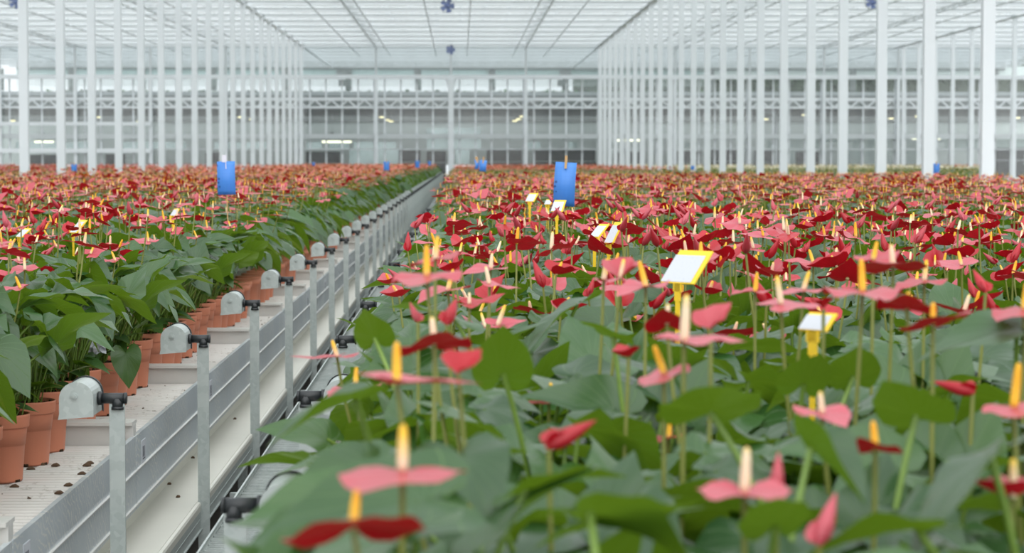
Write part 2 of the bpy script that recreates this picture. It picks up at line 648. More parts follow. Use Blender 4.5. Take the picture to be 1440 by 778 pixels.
def flower_parts(pos, base, s, az, pitch, roll, kind, splen, lean, spaz, shape=SP_HI):
    """(mesh of spathe and stalk, mesh of spadix) in plant coordinates"""
    mb = MB()
    t = random.random()
    spathe(mb, pos, s, az, pitch, roll, shape, kind, t)
    c = (base[0] + (pos[0] - base[0]) * .8, base[1] + (pos[1] - base[1]) * .8, base[2] + (pos[2] - base[2]) * .45)
    mb.tube(bez(base, c, (pos[0], pos[1], pos[2] - .001), 7), [0.0036 - 0.0011 * i / 7 for i in range(8)], 6, 1, False)
    sp = None
    if splen:
        sp = MB()
        spadix(sp, (pos[0], pos[1], pos[2] + .001), splen, spaz, lean, 8, 0, random.random())
    return mb, sp


Z0 = RIM - BED - 0.02
pot_mb = MB()
pot_mb.lathe([(.0, .004), (.058, .004), (.060, 0), (.0615, .006), (.0725, .146), (.0755, .147), (.0795, .148), (.081, .152),
              (.0825, .178), (.0830, .183), (.0805, .184), (.0785, .180), (.076, .150), (.070, .1), (0, .1)], 36)
for k in range(6):                              # drainage notches at the foot
    m_ = MB().box(.0585, .0622, -.009, .009, 0, .007, 1)
    pot_mb.merge(m_, Matrix.Rotation(k * PI / 3 + .3, 4, 'Z'))
POT = pot_mb.mesh('pot', ['pot', 'soil'])
soil_mb = MB()
sv, sr, sf = [], [], []
for i in range(7):
    for k in range(28):
        a = 2 * PI * k / 28
        r = .0765 * i / 6
        sv.append((r * math.cos(a), r * math.sin(a), Z0 + .006 + U(-.007, .011) * (1 if 0 < i < 6 else .3) + .01 * (1 - i / 6)))
for i in range(6):
    for k in range(28):
        a, b = i * 28 + k, i * 28 + (k + 1) % 28
        sf.append((a, b, b + 28, a + 28))
soil_mb.add(sv, sf)
for k in range(26):                             # lumps of peat and bark
    a, r = U(0, 6.28), U(0, .07)
    s = U(.004, .010)
    soil_mb.tube([(r * math.cos(a), r * math.sin(a), Z0 + .004), (r * math.cos(a) + U(-s, s), r * math.sin(a) + U(-s, s), Z0 + .012 + s)],
                 [s, s * .5], 5)
SOIL = soil_mb.mesh('soil', ['soil'])


def add_flower(root, mbs, deep=None):
    if deep is None:
        deep = random.random() < .3
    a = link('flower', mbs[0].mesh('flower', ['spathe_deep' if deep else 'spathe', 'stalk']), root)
    if mbs[1] is not None:
        link('spadix', mbs[1].mesh('spadix', ['spadix']), a)


def random_flower(zlo=.34, zhi=.52, rmax=.16):
    az = U(0, 6.28)
    r = rmax * math.sqrt(random.random())
    pos = (math.cos(az) * r, math.sin(az) * r, Z0 + U(zlo, zhi))
    base = (U(-.02, .02), U(-.02, .02), Z0)
    q = random.random()
    taz = U(0, 6.28)
    if q < .14:
        return flower_parts(pos, base, U(.05, .075), taz, U(.5, 1.3), 0, 1, None, 0, 0)
    if q < .26:
        return flower_parts(pos, base, U(.075, .10), taz, U(-.2, .7), U(-.3, .3), 2, U(.026, .036), U(.1, .6), taz)
    return flower_parts(pos, base, U(.068, .108), taz, *((U(-.22, .26), U(-.2, .2)) if q < .78 else (U(-.3, .8), U(-.5, .5))), 0, U(.028, .043), U(.05, .5), taz + U(-.4, .4))


def make_plant(nf, fol, zlo=.34):
    root = bpy.data.objects.new('potted_anthurium', None)
    root.empty_display_size = .05
    COL.objects.link(root)
    link('pot', POT, root)
    link('soil', SOIL, root)
    link('foliage', fol, root)
    for i in range(nf):
        add_flower(root, random_flower(zlo))
    return root


FOL = [foliage(random.choice((22, 24, 26)), U(.95, 1.2)).mesh('foliage', ['leaf', 'petiole']) for _ in range(9)]
PROTO = [make_plant((2, 3, 3, 5, 3, 4, 3, 4, 4, 2)[i], FOL[i % 9]) for i in range(10)]
NEARP = [make_plant(0, FOL[i]) for i in range(9)]
FOLE = [foliage(24, 1.0, lift=.065).mesh('foliage', ['leaf', 'petiole']) for _ in range(4)]
EDGE = [make_plant((2, 3, 3, 2)[i], FOLE[i]) for i in range(4)]

# ------------------------------------------------------------------ where plants stand
def rows():
    k = -2
    while True:
        for i in range(6):
            yield k, i, BAR0 + P * k + .03 + .155 + .32 * i
        k += 1


beyond = []
spots = []          # (y, x, side, row number, place from the aisle)
rn = 0
for k, i, y in rows():
    if y > 36.5:
        break
    if y < 1.6:
        continue
    rn += 1
    c = 0
    x = -.035 + (.15 if rn % 2 else 0)
    while x < 7.15:
        if x < .226 * y + .42:
            spots.append((y + U(-.025, .025), x + U(-.03, .03), 'R', rn, c + 1))
        elif x < .226 * y + 3.2 and y < 30:
            beyond.append((y, x, 'R', rn, c + 1))
        x += .30
        c += 1
    c = 0
    x = -1.255 - (.15 if rn % 2 else 0) * 0
    while x > -8.0 and y > 4.5:
        if x > -.2025 * y - .33 and y > 5.7:
            j = .014 if c == 0 else .03
            spots.append((y + U(-.025, .025), x + U(-j, j), 'L', rn, c + 1))
        elif x > -.2025 * y - 2.4 and y < 38:
            beyond.append((y, x, 'L', rn, c + 1))
        x -= .30
        c += 1
spots.sort()
near, far = spots[:300], spots[300:]
YSPLIT = near[-1][0]

# hero flowers read off the photograph: spadix foot pixel, width, distance, spathe kind, tip direction, pitch, roll, spadix length, lean
H = [
    # px,  py,  wpx, Y,   kind, az, pitch, roll, splen, lean
    (497, 742, 215, 1.72, 0, 4.9, .30, .04, .028, .1),
    (566, 662, 186, 1.80, 0, 4.4, -.05, .03, .036, .02),
    (600, 388, 104, 3.00, 0, 4.5, -.06, .05, .040, .0),
    (612, 366, 76, 3.25, 0, 1.2, .22, -.2, .034, .1),
    (628, 455, 50, 3.05, 1, 1.2, .7, 0, 0, 0),
    (588, 452, 32, 3.3, 1, 2.2, .9, 0, 0, 0),
    (611, 484, 110, 2.80, 0, 4.9, .30, .06, .033, -.1),
    (558, 540, 150, 2.30, 0, .5, .02, .0, .042, .0),
    (645, 525, 66, 2.36, 2, 1.0, .3, .3, 0, 0),
    (500, 545, 78, 3.45, 0, 4.2, -.1, .1, .030, .05),
    (474, 502, 78, 3.75, 0, 3.6, .0, .05, .028, -.3),
    (772, 628, 76, 2.25, 1, .3, .45, 0, 0, 0),
    (630, 408, 72, 4.1, 0, 4.0, -.08, .04, .038, .25),
    (660, 428, 60, 4.0, 0, .3, .2, .1, .02, .0),
    (688, 400, 52, 4.3, 0, .2, -.05, .1, .034, -.2),
    (700, 458, 48, 4.2, 0, .3, .1, .25, .040, .35),
    (690, 378, 56, 4.5, 0, 3.8, -.1, -.1, .03, .1),
    (849, 394, 44, 3.6, 0, .2, .0, .0, .034, .15),
    (872, 392, 64, 3.5, 2, 1.2, .3, .1, .03, .2),
    (908, 404, 76, 3.4, 0, 4.0, -.08, .0, .040, -.25),
    (938, 456, 66, 3.0, 0, 4.5, .5, .1, .026, .05),
    (962, 480, 108, 2.55, 0, .4, .10, .05, .052, .05),
    (1000, 462, 60, 2.7, 2, .8, .5, .2, 0, 0),
    (884, 502, 44, 3.0, 2, 4.0, .05, 0, 0, 0),
    (934, 526, 78, 2.6, 0, 4.2, -.15, .2, .034, -.35),
    (1156, 582, 86, 2.5, 0, 5.0, -.08, .0, .024, -.1),
    (1231, 632, 78, 2.2, 0, 4.2, .30, .05, .027, -.1),
    (1047, 692, 142, 1.95, 0, 4.7, -.03, .0, .038, .05),
    (1092, 690, 54, 2.0, 1, 1.3, 1.2, 0, 0, 0),
    (1152, 764, 80, 1.9, 1, .95, .9, 0, 0, 0),
    (1312, 456, 102, 2.7, 0, 5.1, .36, .1, .025, .0),
    (1275, 434, 90, 2.8, 0, 4.5, .32, -.08, .02, .1),
    (1213, 410, 116, 2.9, 0, 4.7, .0, .0, .041, -.05),
    (1098, 428, 86, 3.2, 0, .3, .05, .1, .040, -.15),
    (1158, 434, 42, 3.0, 2, 4.4, .2, .1, 0, 0),
    (1130, 408, 62, 3.5, 0, 3.8, -.05, .0, .03, .3),
    (1256, 376, 100, 3.2, 0, 4.4, .26, .06, .032, -.1),
    (1228, 366, 60, 3.4, 0, .6, .2, .2, .028, .2),
    (1386, 410, 40, 3.6, 1, 2.0, .8, 0, 0, 0),
    (1426, 572, 92, 2.4, 0, 4.6, -.1, .1, .046, .1),
    (1368, 552, 56, 2.75, 1, 2.9, .25, 0, 0, 0),
    (1424, 700, 72, 2.0, 2, 3.2, .2, .0, .034, .0),
    (636, 605, 80, 3.4, 0, .2, -.05, .05, .034, .15),
    (772, 566, 56, 3.5, 0, 3.2, -.1, .0, .03, .1),
    (1356, 438, 52, 3.9, 0, 3.3, .2, .1, .03, .3),
    (1300, 395, 70, 3.7, 0, 3.8, -.05, .0, .034, .1),
    (1440, 435, 90, 2.9, 0, 4.0, -.05, .0, .034, .1),
    (1062, 410, 56, 3.9, 0, 3.8, .0, .0, .032, .1),
    (940, 616, 60, 3.2, 0, 3.6, -.2, .1, .030, .1),
    (1120, 640, 36, 3.4, 1, 1.5, .9, 0, 0, 0),
]
HLAB = {0: 'anthurium nearest the lens whose wide red spathe runs off the bottom edge',
        1: 'anthurium with a broad blurred pink spathe and yellow spadix low over the aisle side',
        2: 'anthurium carrying the tall stacked pink spathes beside the aisle',
        11: 'anthurium with one rolled crimson bud pointing up on a long green stalk',
        21: 'anthurium with a big pink spathe and thick cream spadix before the yellow label',
        25: 'anthurium with a small round pink spathe and pale stubby spadix low in the leaves',
        27: 'anthurium with a flat pink spathe beside an upright folded pink one near the lens',
        30: 'anthurium with two overlapping flat scarlet spathes near the far edge of frame',
        32: 'anthurium with a pink spathe and tall pale spadix above the white-backed tag',
        39: 'anthurium with a pink spathe and tall spadix cut by the picture edge',
        40: 'anthurium with a half-open pink bud leaning towards the middle of the picture'}

DEEP = {0, 4, 6, 8, 11, 13, 20, 23, 26, 30, 31, 34, 36, 38, 40, 44}
hero_for = {}
nr = [(i, s) for i, s in enumerate(near) if s[2] == 'R' and s[0] < 4.6]
hpos = []
for hi, h in enumerate(H):
    w = at(h[0], h[1], h[3])
    hpos.append(w)
    best = min(nr, key=lambda t: (t[1][0] - w.y - .03) ** 2 + (t[1][1] - w.x) ** 2 + .012 * len(hero_for.get(t[0], ())))
    hero_for.setdefault(best[0], []).append(hi)

# big leaves read off the photograph: stalk pixel, Y, length px, tip az, pitch, roll, fold, droop
HLEAF = [
    (707, 525, 2.9, 100, 4.7, .95, .0, .1, .1),
    (500, 562, 2.45, 140, 3.2, -.30, .04, .3, .2),
    (590, 705, 1.98, 270, 3.26, -.14, -.42, .12, .15),
    (475, 700, 2.15, 135, 3.3, -.08, -.55, .15, .15),
    (505, 655, 2.3, 125, 3.35, -.22, -.30, .2, .2),
    (560, 745, 1.9, 230, 3.9, -.2, .1, .15, .3),
    (527, 476, 3.5, 66, 4.4, .85, .2, .1, .1),
    (640, 450, 3.6, 110, 2.6, .3, .2, .1, .15),
    (1392, 640, 1.98, 200, 3.6, -.45, .3, .1, .35),
    (999, 580, 2.4, 165, 4.75, .42, .05, .12, .1),
    (1288, 585, 2.4, 130, 4.1, .55, .2, .12, .1),
    (1140, 632, 2.15, 125, 5.4, -.5, -.3, .8, .1),
    (812, 428, 4.2, 105, 3.6, -.45, .2, .15, .2),
    (1430, 462, 2.9, 150, 3.2, -.10, -.25, .15, .25),
    (862, 474, 3.3, 74, 3.9, .45, -.1, .12, .1),
    (830, 720, 1.85, 190, .6, -.2, -.3, .15, .3),
    (740, 690, 2.1, 150, .3, .3, -.3, .15, .2),
    (930, 720, 1.9, 190, 2.9, -.1, .2, .15, .25),
    (1290, 745, 1.9, 190, 2.6, -.1, .2, .2, .3),
    (1090, 740, 1.85, 120, 4.6, .6, .2, .15, .1),
    (1200, 530, 3.1, 90, 4.6, .7, .1, .1, .1),
    (1130, 540, 2.9, 90, 4.9, .7, -.1, .1, .1),
    (650, 640, 2.2, 150, 5.0, -.3, .1, .2, .3),
]
leaf_for = {}
for li, h in enumerate(HLEAF):
    w = at(h[0], h[1], h[2])
    best = min(nr, key=lambda t: (t[1][0] - w.y - .03) ** 2 + (t[1][1] - w.x) ** 2 + .012 * len(leaf_for.get(t[0], ())))
    leaf_for.setdefault(best[0], []).append(li)

used = set()
first = {}
for i, (y, x, side, row, place) in enumerate(near):
    if side == 'R' and y < 4.6:
        fam, pr = 'N', NEARP
    elif side == 'L' and place == 1:
        fam, pr = 'E', EDGE
    else:
        fam, pr = 'P', PROTO
    k = random.randrange(len(pr))
    if fam == 'E':
        k = (row * 7 // 3) % 4
    if (fam, k) not in used:
        used.add((fam, k))
        o = pr[k]
    else:
        o = None
        first.setdefault((fam, k), pr[k])
    near[i] = (y, x, side, row, place, fam, k, o)
# copies are taken before any hero part is added to a first plant
made = []
for i, (y, x, side, row, place, fam, k, o) in enumerate(near):
    pr = {'N': NEARP, 'E': EDGE, 'P': PROTO}[fam]
    if o is None:
        o = copy_tree(pr[k])
    made.append(o)
for i, (y, x, side, row, place, fam, k, _) in enumerate(near):
    o = made[i]
    o.location = (x, y, BED + (.0 if True else 0))
    o.rotation_euler = (0, 0, 0 if (i in hero_for or i in leaf_for) else U(0, 6.28))
    s = U(.94, 1.06)
    for hi in hero_for.get(i, ()):
        h, w = H[hi], hpos[hi]
        loc = (w.x - x, w.y - y, w.z - BED)
        sz = h[2] * h[3] / F / (.84 if h[4] != 1 else .95)
        bl = min(1.0, .062 / max(.001, math.hypot(loc[0], loc[1])))
        mbs = flower_parts(loc, (loc[0] * bl, loc[1] * bl, Z0), sz, h[5], h[6], h[7], h[4], h[8] or None, abs(h[9]), 0 if h[9] > 0 else PI)
        add_flower(o, mbs, hi in DEEP)
    for li in leaf_for.get(i, ()):
        h = HLEAF[li]
        w = at(h[0], h[1], h[2])
        loc = Vector((w.x - x, w.y - y, w.z - BED))
        mb = MB()
        blade(mb, LEAF_HI, loc, h[3] * h[2] / F, h[4], h[5], h[6], h[7], h[8], .03, 0, U(0, .5), lobe=.1, ph=U(0, 6))
        mb.tube(bez((U(-.02, .02), U(-.02, .02), Z0), (loc.x * .4, loc.y * .4, Z0 + (loc.z - Z0) * .7), loc, 7), .0034, 6, 1, False)
        link('leaf', mb.mesh('leaf', ['leaf', 'petiole']), o)
    nf = sum(1 for c in o.children if c.name.startswith('flower'))
    lab = None
    for hi in hero_for.get(i, ()):
        if hi in HLAB and lab is None:
            lab = HLAB[hi]
    if lab is None:
        if side == 'L' and place == 1:
            lab = 'anthurium in terracotta pot lining the tray edge by the rollers, %s pot back' % ordinal(row - 13)
        elif side == 'L':
            lab = 'anthurium on the roller-lined bench, %s plant in from the aisle, row %s back' % (ordinal(place), ordinal(row - 13))
        else:
            lab = 'anthurium on the leafy bench, %s plant in from the aisle, row %s back' % (ordinal(place), ordinal(row))
    tag(o, lab, 'plant', 'potted anthuriums on the roller-lined bench' if side == 'L' else 'potted anthuriums on the leafy bench across the aisle')

# prototypes that no spot used
for fam, pr in (('N', NEARP), ('E', EDGE), ('P', PROTO)):
    for k, o in enumerate(pr):
        if (fam, k) not in used:
            for c in o.children_recursive:
                bpy.data.objects.remove(c)
            bpy.data.objects.remove(o)

# a leaf that hangs out over the pots on the roller side
edge = min((i for i, n in enumerate(near) if n[2] == 'L' and n[4] == 1), key=lambda i: abs(near[i][0] - 7.75))
y, x = near[edge][0], near[edge][1]
made[edge].rotation_euler = (0, 0, 0)
w = at(177, 499, 7.62)
mb = MB()
loc = Vector((w.x - x, w.y - y, w.z - BED))
blade(mb, LEAF_HI, loc, .115, -.9, -1.4, .5, .1, .1, .02, 0, .1)
mb.tube(bez((0, 0, Z0 + .02), (loc.x * .5, loc.y * .5, loc.z + .03), loc, 7), .0025, 6, 1, False)
link('leaf', mb.mesh('leaf', ['leaf', 'petiole']), made[edge])

# ------------------------------------------------------------------ the crop farther back
def lod_plant(nl, nf, shape_l, shape_s, tall=1.0, rich=True):
    mb = MB()
    z0 = Z0
    a0 = U(0, 6.28)
    for i in range(nl):
        q = (i + .5) / nl
        az = a0 + i * 2.399
        r = .16 * (1 - q) + .03
        p = (math.cos(az) * r, math.sin(az) * r, z0 + (.17 + .19 * q + U(-.03, .03)) * tall)
        blade(mb, shape_l, p, (.15 if rich else .19) * U(.85, 1.2), az + U(-.4, .4), math.radians(-42 + 32 * q + U(-14, 20)), U(-.4, .4), U(0, .3), U(.05, .4), 0, 0, U(0, .5))
    for i in range(nf):
        az, r = U(0, 6.28), .18 * math.sqrt(random.random())
        p = (math.cos(az) * r, math.sin(az) * r, z0 + U(.35, .51) * tall)
        ta = U(0, 6.28)
        t = random.random()
        blade(mb, shape_s, p, U(.07, .11), ta, *((U(-.22, .26), U(-.2, .2)) if random.random() < .75 else (U(-.3, .8), U(-.5, .5))), U(-.1, .3), U(-.1, .2), 0, 1, t)
        spadix(mb, p, U(.026, .04), ta, U(.05, .5), 4, 2, random.random())
        if rich:
            mb.tube([(p[0] * .7, p[1] * .7, p[2] - .16), p], .003, 3, 3, False)
    return mb


def fill(name, pts, protos, mats, label, cat, pots=None):
    """one mesh of many plants; vertices by numpy"""
    out = MB()
    packs = []
    for mb in protos:
        packs.append((np.vstack(mb.v), mb.f, mb.mi, np.vstack(mb.uv), np.concatenate(mb.ti)))
    for (y, x, tall) in pts:
        v, f, mi, uv, ti = packs[random.randrange(len(packs))]
        a = U(0, 6.28)
        c, s = math.cos(a), math.sin(a)
        q = v * [1, 1, tall]
        q = np.stack([q[:, 0] * c - q[:, 1] * s + x, q[:, 0] * s + q[:, 1] * c + y, q[:, 2] + BED], axis=1)
        n = out.n
        out.v.append(q)
        out.uv.append(uv)
        out.ti.append(ti + random.random() * .4)
        out.f.extend([tuple(i + n for i in qq) for qq in f])
        out.mi.extend(mi)
        out.n += len(q)
    if pots:
        small = MB().lathe([(.06, 0), (.0725, .147), (.081, .150), (.083, .183), (.078, .18), (.0, .172)], 12, 4)
        for (y, x) in pots:
            out.merge(small, Matrix.Translation((x, y, BED)))
    o = obj(name, out, mats, None, True)
    return tag(o, label, cat, None, 'stuff')


P1 = [lod_plant(14, n, LEAF_LO, SP_LO) for n in (1, 3, 4, 4, 5)] + [lod_plant(16, 1, LEAF_LO, SP_LO, 1.14)]
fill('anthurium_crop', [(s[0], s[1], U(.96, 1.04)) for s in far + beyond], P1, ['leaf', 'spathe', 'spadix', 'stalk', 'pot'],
     'mass of red anthuriums filling both benches beyond the nearer plants', 'plants',
     [(s[0], s[1]) for s in far + beyond if s[4] == 1 or s[0] < 12])

P2 = [lod_plant(8, n, LEAF_XLO, SP_XLO, rich=False) for n in (3, 4, 4)]
P2g = [lod_plant(9, n, LEAF_XLO, SP_XLO, rich=False) for n in (1, 1, 2)]


def scatter(y0, y1, x0, x1, dens, tall):
    n = int((y1 - y0) * (x1 - x0) * dens)
    ys = RND.uniform(y0, y1, n)
    xs = RND.uniform(x0, x1, n)
    k = (xs < .226 * ys + .6) & (xs > -.2025 * ys - .6)
    return [(float(y), float(x), float(t)) for y, x, t in zip(ys[k], xs[k], RND.uniform(tall - .06, tall + .06, n)[k])]


YA, YB = 36.5, 119.0
fill('anthurium_crop', scatter(YA, YB, -7.9, -1.15, 5, 1.05), P2, ['leaf', 'spathe_far', 'spadix', 'stalk'],
     'salmon-flowered anthurium crop receding along the roller-lined bench to the glass partition', 'plants')
fill('anthurium_crop', scatter(YA, 70, -.2, 7.1, 6, .93) , P2g, ['leaf', 'spathe_green', 'spadix', 'stalk'],
     'green anthurium crop with few small flowers behind the red crop', 'plants')
fill('anthurium_crop', scatter(70, YB, -.2, 7.1, 4, 1.0), P2, ['leaf', 'spathe_far', 'spadix', 'stalk'],
     'pale orange band of anthuriums before the partition, behind the green crop', 'plants')
fill('anthurium_crop', scatter(39, YB, -24.0, -8.7, 3, 1.04), P2, ['leaf', 'spathe', 'spadix', 'stalk'],
     'red anthurium crop beyond the column row on the roller side', 'plants')
fill('anthurium_crop', scatter(30, 80, 7.55, 23.0, 5, .93), P2g, ['leaf', 'spathe_green', 'spadix', 'stalk'],
     'green crop standing beyond the thick white columns', 'plants')
fill('anthurium_crop', scatter(80, YB, 7.55, 23.0, 4, 1.0), P2, ['leaf', 'spathe_cream', 'spadix', 'stalk'],
     'cream-flowered crop in a pale band beyond the thick white columns', 'plants')
fill('anthurium_crop', scatter(88, YB, 23.4, 31.0, 4, 1.0), P2, ['leaf', 'spathe_far', 'spadix', 'stalk'],
     'orange-flowered crop beyond the farthest column row', 'plants')

# ------------------------------------------------------------------ benches
def tray(x0, x1, name, label, group, end, simple_bed=False):
    """one rolling tray; local y from 0 (its front joint) to P; end = +1 when its aisle end is at x1, -1 at x0"""
    t = thing(name, (0, 0, 0), label, 'bench', group)
    b = MB()
    if simple_bed:
        b.box(x0, x1, .03, P - .03, BED - .02, BED)
    else:                                       # corrugated: low ribs across the tray
        n = 38
        prof = []
        for i in range(n):
            ya = .032 + (P - .064) * i / n
            yb = .032 + (P - .064) * (i + 1) / n
            d = yb - ya
            prof += [(ya, BED - .007), (ya + d * .5, BED - .007), (ya + d * .62, BED), (ya + d * .9, BED)]
        prof.append((P - .032, BED - .007))
        v = []
        for (yy, zz) in prof:
            v += [(x0, yy, zz), (x1, yy, zz)]
        for (yy, zz) in (prof[-1], prof[0]):
            v += [(x0, yy, BED - .025), (x1, yy, BED - .025)]
        k = len(prof) + 2
        fs = [(2 * i, 2 * i + 1, 2 * ((i + 1) % k) + 1, 2 * ((i + 1) % k)) for i in range(k)]
        fs += [tuple(2 * i for i in range(k))[::-1], tuple(2 * i + 1 for i in range(k))]
        b.add(v, fs)
    obj('bed', b, 'bed', t)
    for ya, yb, f0, f1 in ((0.001, .028, 0.001, .05), (P - .028, P - .001, P - .05, P - .001)):
        s = MB().box(x0, x1, ya, yb, BED - .09, BED + .062)
        s.box(x0 + .0005, x1 - .0005, f0 + .0005, f1 - .0005, BED + .062, BED + .072)
        s.box(x0 + .001, x1 - .001, ya - .004 if ya > 1 else ya + .0006, yb + (.006 if ya < 1 else 0), BED - .09, BED - .07)
        obj('side_profile', s, 'alu', t)
    xe = x1 if end > 0 else x0
    e = MB()
    sg = 1 if end > 0 else -1
    if end > 0:
        xi, xo = xe, xe + .004
        e.box(xi, xo, .006, P - .006, ZC - 1.072, ZC - .848)
        for z in (ZC - .95, ZC - 1.055):        # pressed ledges, the light on their edges put in as whiter metal
            e.box(xi, xo + .007, .006, P - .006, z - .0018, z + .0018, 1)
        e.box(xi - .010, xo, .006, P - .006, ZC - .848, ZC - .845)
        pn = obj('end_panel', e, ['panel', 'alu'], t)
        st = MB().box(xo, xo + .0015, .12, .20, ZC - .945, ZC - .875)
        s = obj('sticker', st, 'paper', pn)
        ink = MB()
        for i in range(3):
            ink.box(xo + .0015, xo + .002, .135 + .016 * i, .143 + .016 * i, ZC - .928, ZC - .895)
        ink.box(xo + .0015, xo + .002, .135, .185, ZC - .936, ZC - .932)
        obj('print', ink, 'ink', s)
    else:
        e.box(xe - .006, xe, .006, P - .006, BED - .09, BED + .03)
        obj('end_panel', e, 'panel', t)
    return t


nb = int((YFAC - 3 - BAR0) / P)
tl = tray(-7.9, -1.0, 'bench_tray', 'corrugated white bench tray nearest the camera under the first roller', 'rolling trays along the rollers', 1)
tr_ = tray(-.378, 7.2, 'bench_tray', 'bench tray under the nearest plants beside the wire cable tray', 'rolling trays under the leafy crop', -1)
for k in range(-1, nb):
    for side, proto in (('L', tl), ('R', tr_)):
        start = -1
        o = proto if k == start else copy_tree(proto)
        o.location = (0, BAR0 + P * k, 0)
        if k > start:
            nth = k - start + 1
            if side == 'L':
                if nth <= 12:
                    o['label'] = 'white bench tray with an aisle panel, %s tray back along the rollers' % ordinal(nth)
                else:
                    o['label'] = 'distant bench tray merging into the panel line along the rollers'
            else:
                o['label'] = 'bench tray under the leafy crop, %s tray back' % ordinal(nth) if nth <= 6 else 'bench tray hidden under the crop across the aisle from the rollers'
for (x0, x1, y0, lab) in ((-23.9, -8.75, 37, 'long bench bed under the red crop beyond the roller-side columns'),
                          (7.5, 23.0, 29, 'long bench bed under the green crop beyond the thick columns'),
                          (23.4, 31, 86, 'long bench bed under the orange crop past the last columns')):
    t = thing('crop_bench', ((x0 + x1) / 2, y0, 0), lab, 'bench')
    obj('bed', MB().box(x0 - (x0 + x1) / 2, x1 - (x0 + x1) / 2, 0, 119.5 - y0, BED - .05, BED), 'bed', t)
    yy = 1.0
    while yy < 119 - y0:
        for xx in (x0 + .4, x1 - .4):
            obj('leg', MB().box(xx - (x0 + x1) / 2 - .03, xx - (x0 + x1) / 2 + .03, yy - .03, yy + .03, 0, BED - .05), 'galv', t)
        yy += 8.0

# rails that carry the trays
for (xx, lab) in ((-1.35, 'galvanised rail under the roller-side trays next to the aisle'), (-7.3, 'galvanised rail under the roller-side trays next to the columns'),
                  (-.2, 'galvanised rail under the leafy bench next to the aisle'), (6.4, 'galvanised rail under the leafy bench next to the columns')):
    t = thing('bench_rail', (xx, 0, 0), lab, 'rail')
    obj('rail', MB().box(-.03, .03, 3.0 if xx < -1 else 1.0, 119, BED - .15, BED - .09), 'galv', t)
    for k in range(20):
        obj('leg', MB().box(-.025, .025, 3.2 + 6 * k - .025, 3.2 + 6 * k + .025, 0, BED - .15), 'galv', t)

# drain gutter in the aisle
g = thing('drain_gutter', (-.96, 0, 0), 'long white drain gutter running beside the galvanised panels in the aisle', 'gutter')
gx = .96
fl = MB()
prof = [(-1.078, ZC - 1.075), (-1.072, ZC - 1.075), (-1.066, ZC - 1.178), (-.900, ZC - 1.180), (-.896, ZC - 1.160), (-.889, ZC - 1.153), (-.880, ZC - 1.155),
        (-.877, ZC - 1.163), (-.879, ZC - 1.186), (-1.078, ZC - 1.186)]
YG0, YG1 = 3.0, 119.0
v = []
for yy in (YG0, YG1):
    v += [(px + gx, yy, pz) for px, pz in prof]
k = len(prof)
fl.add(v, [(i, (i + 1) % k, k + (i + 1) % k, k + i) for i in range(k)] + [tuple(range(k))[::-1], tuple(range(k, 2 * k))])
obj('channel', fl, 'white_plastic', g)
sd = MB().box(-.885 + gx, -.879 + gx, YG0, YG1, ZC - 1.245, ZC - 1.186)
sd.box(-.885 + gx, -.872 + gx, YG0, YG1, ZC - 1.247, ZC - 1.243)
sd.box(-.885 + gx, -.8775 + gx, YG0, YG1, ZC - 1.212, ZC - 1.209)
obj('side_rail', sd, 'galv', g)
for k in range(20):
    obj('support_leg', MB().box(-1.0 + gx, -.96 + gx, 4.2 + 6 * k, 4.24 + 6 * k, 0, ZC - 1.186), 'galv', g)
cr = MB()
for (px, py, yy) in ((224, 682, 7.8), (266, 645, 8.6), (287, 655, 8.5), (290, 640, 8.9), (250, 700, 7.6), (330, 590, 10.0)):
    p = at(px, py, yy)
    zf = ZC - 1.178
    s = (zf - ZC) / (p.z - ZC)
    x, y = p.x * s, p.y * s
    x = max(-1.06, min(-.91, x))
    cr.tube([(x - .006, y, zf + .001), (x - .001, y + .004, zf + .004), (x + .004, y + .002, zf + .004), (x + .008, y, zf + .002)], [.002, .005, .005, .002], 7)
for k in range(70):
    x, y, s = U(-1.36, -1.02), U(5.2, 13.5), U(.001, .0035)
    if (y - BAR0) % P < .06 or (y - BAR0) % P > P - .06:
        continue
    cr.tube([(x - s, y, BED), (x + U(-s, s), y + U(-s, s), BED + s), (x + s * 1.4, y + U(-s, s), BED + s * .3)], [s * .6, s, s * .4], 5)
for (px, py) in ((57, 655), (78, 656), (126, 653), (122, 656), (115, 668), (96, 684), (83, 695), (43, 661), (20, 686)):
    p = at(px, py, 6)
    s = (BED - ZC) / (p.z - ZC)
    x, y = p.x * s, p.y * s
    cr.tube([(x - .012, y, BED + .001), (x - .005, y + .003, BED + .003), (x + .003, y + .004, BED + .004), (x + .012, y + .002, BED + .002)], [.002, .005, .006, .002], 7)
tag(obj('soil_crumbs', cr, 'crumb', None, True), 'crumbs of dark soil scattered on the white trays and gutter', 'soil', None, 'stuff')

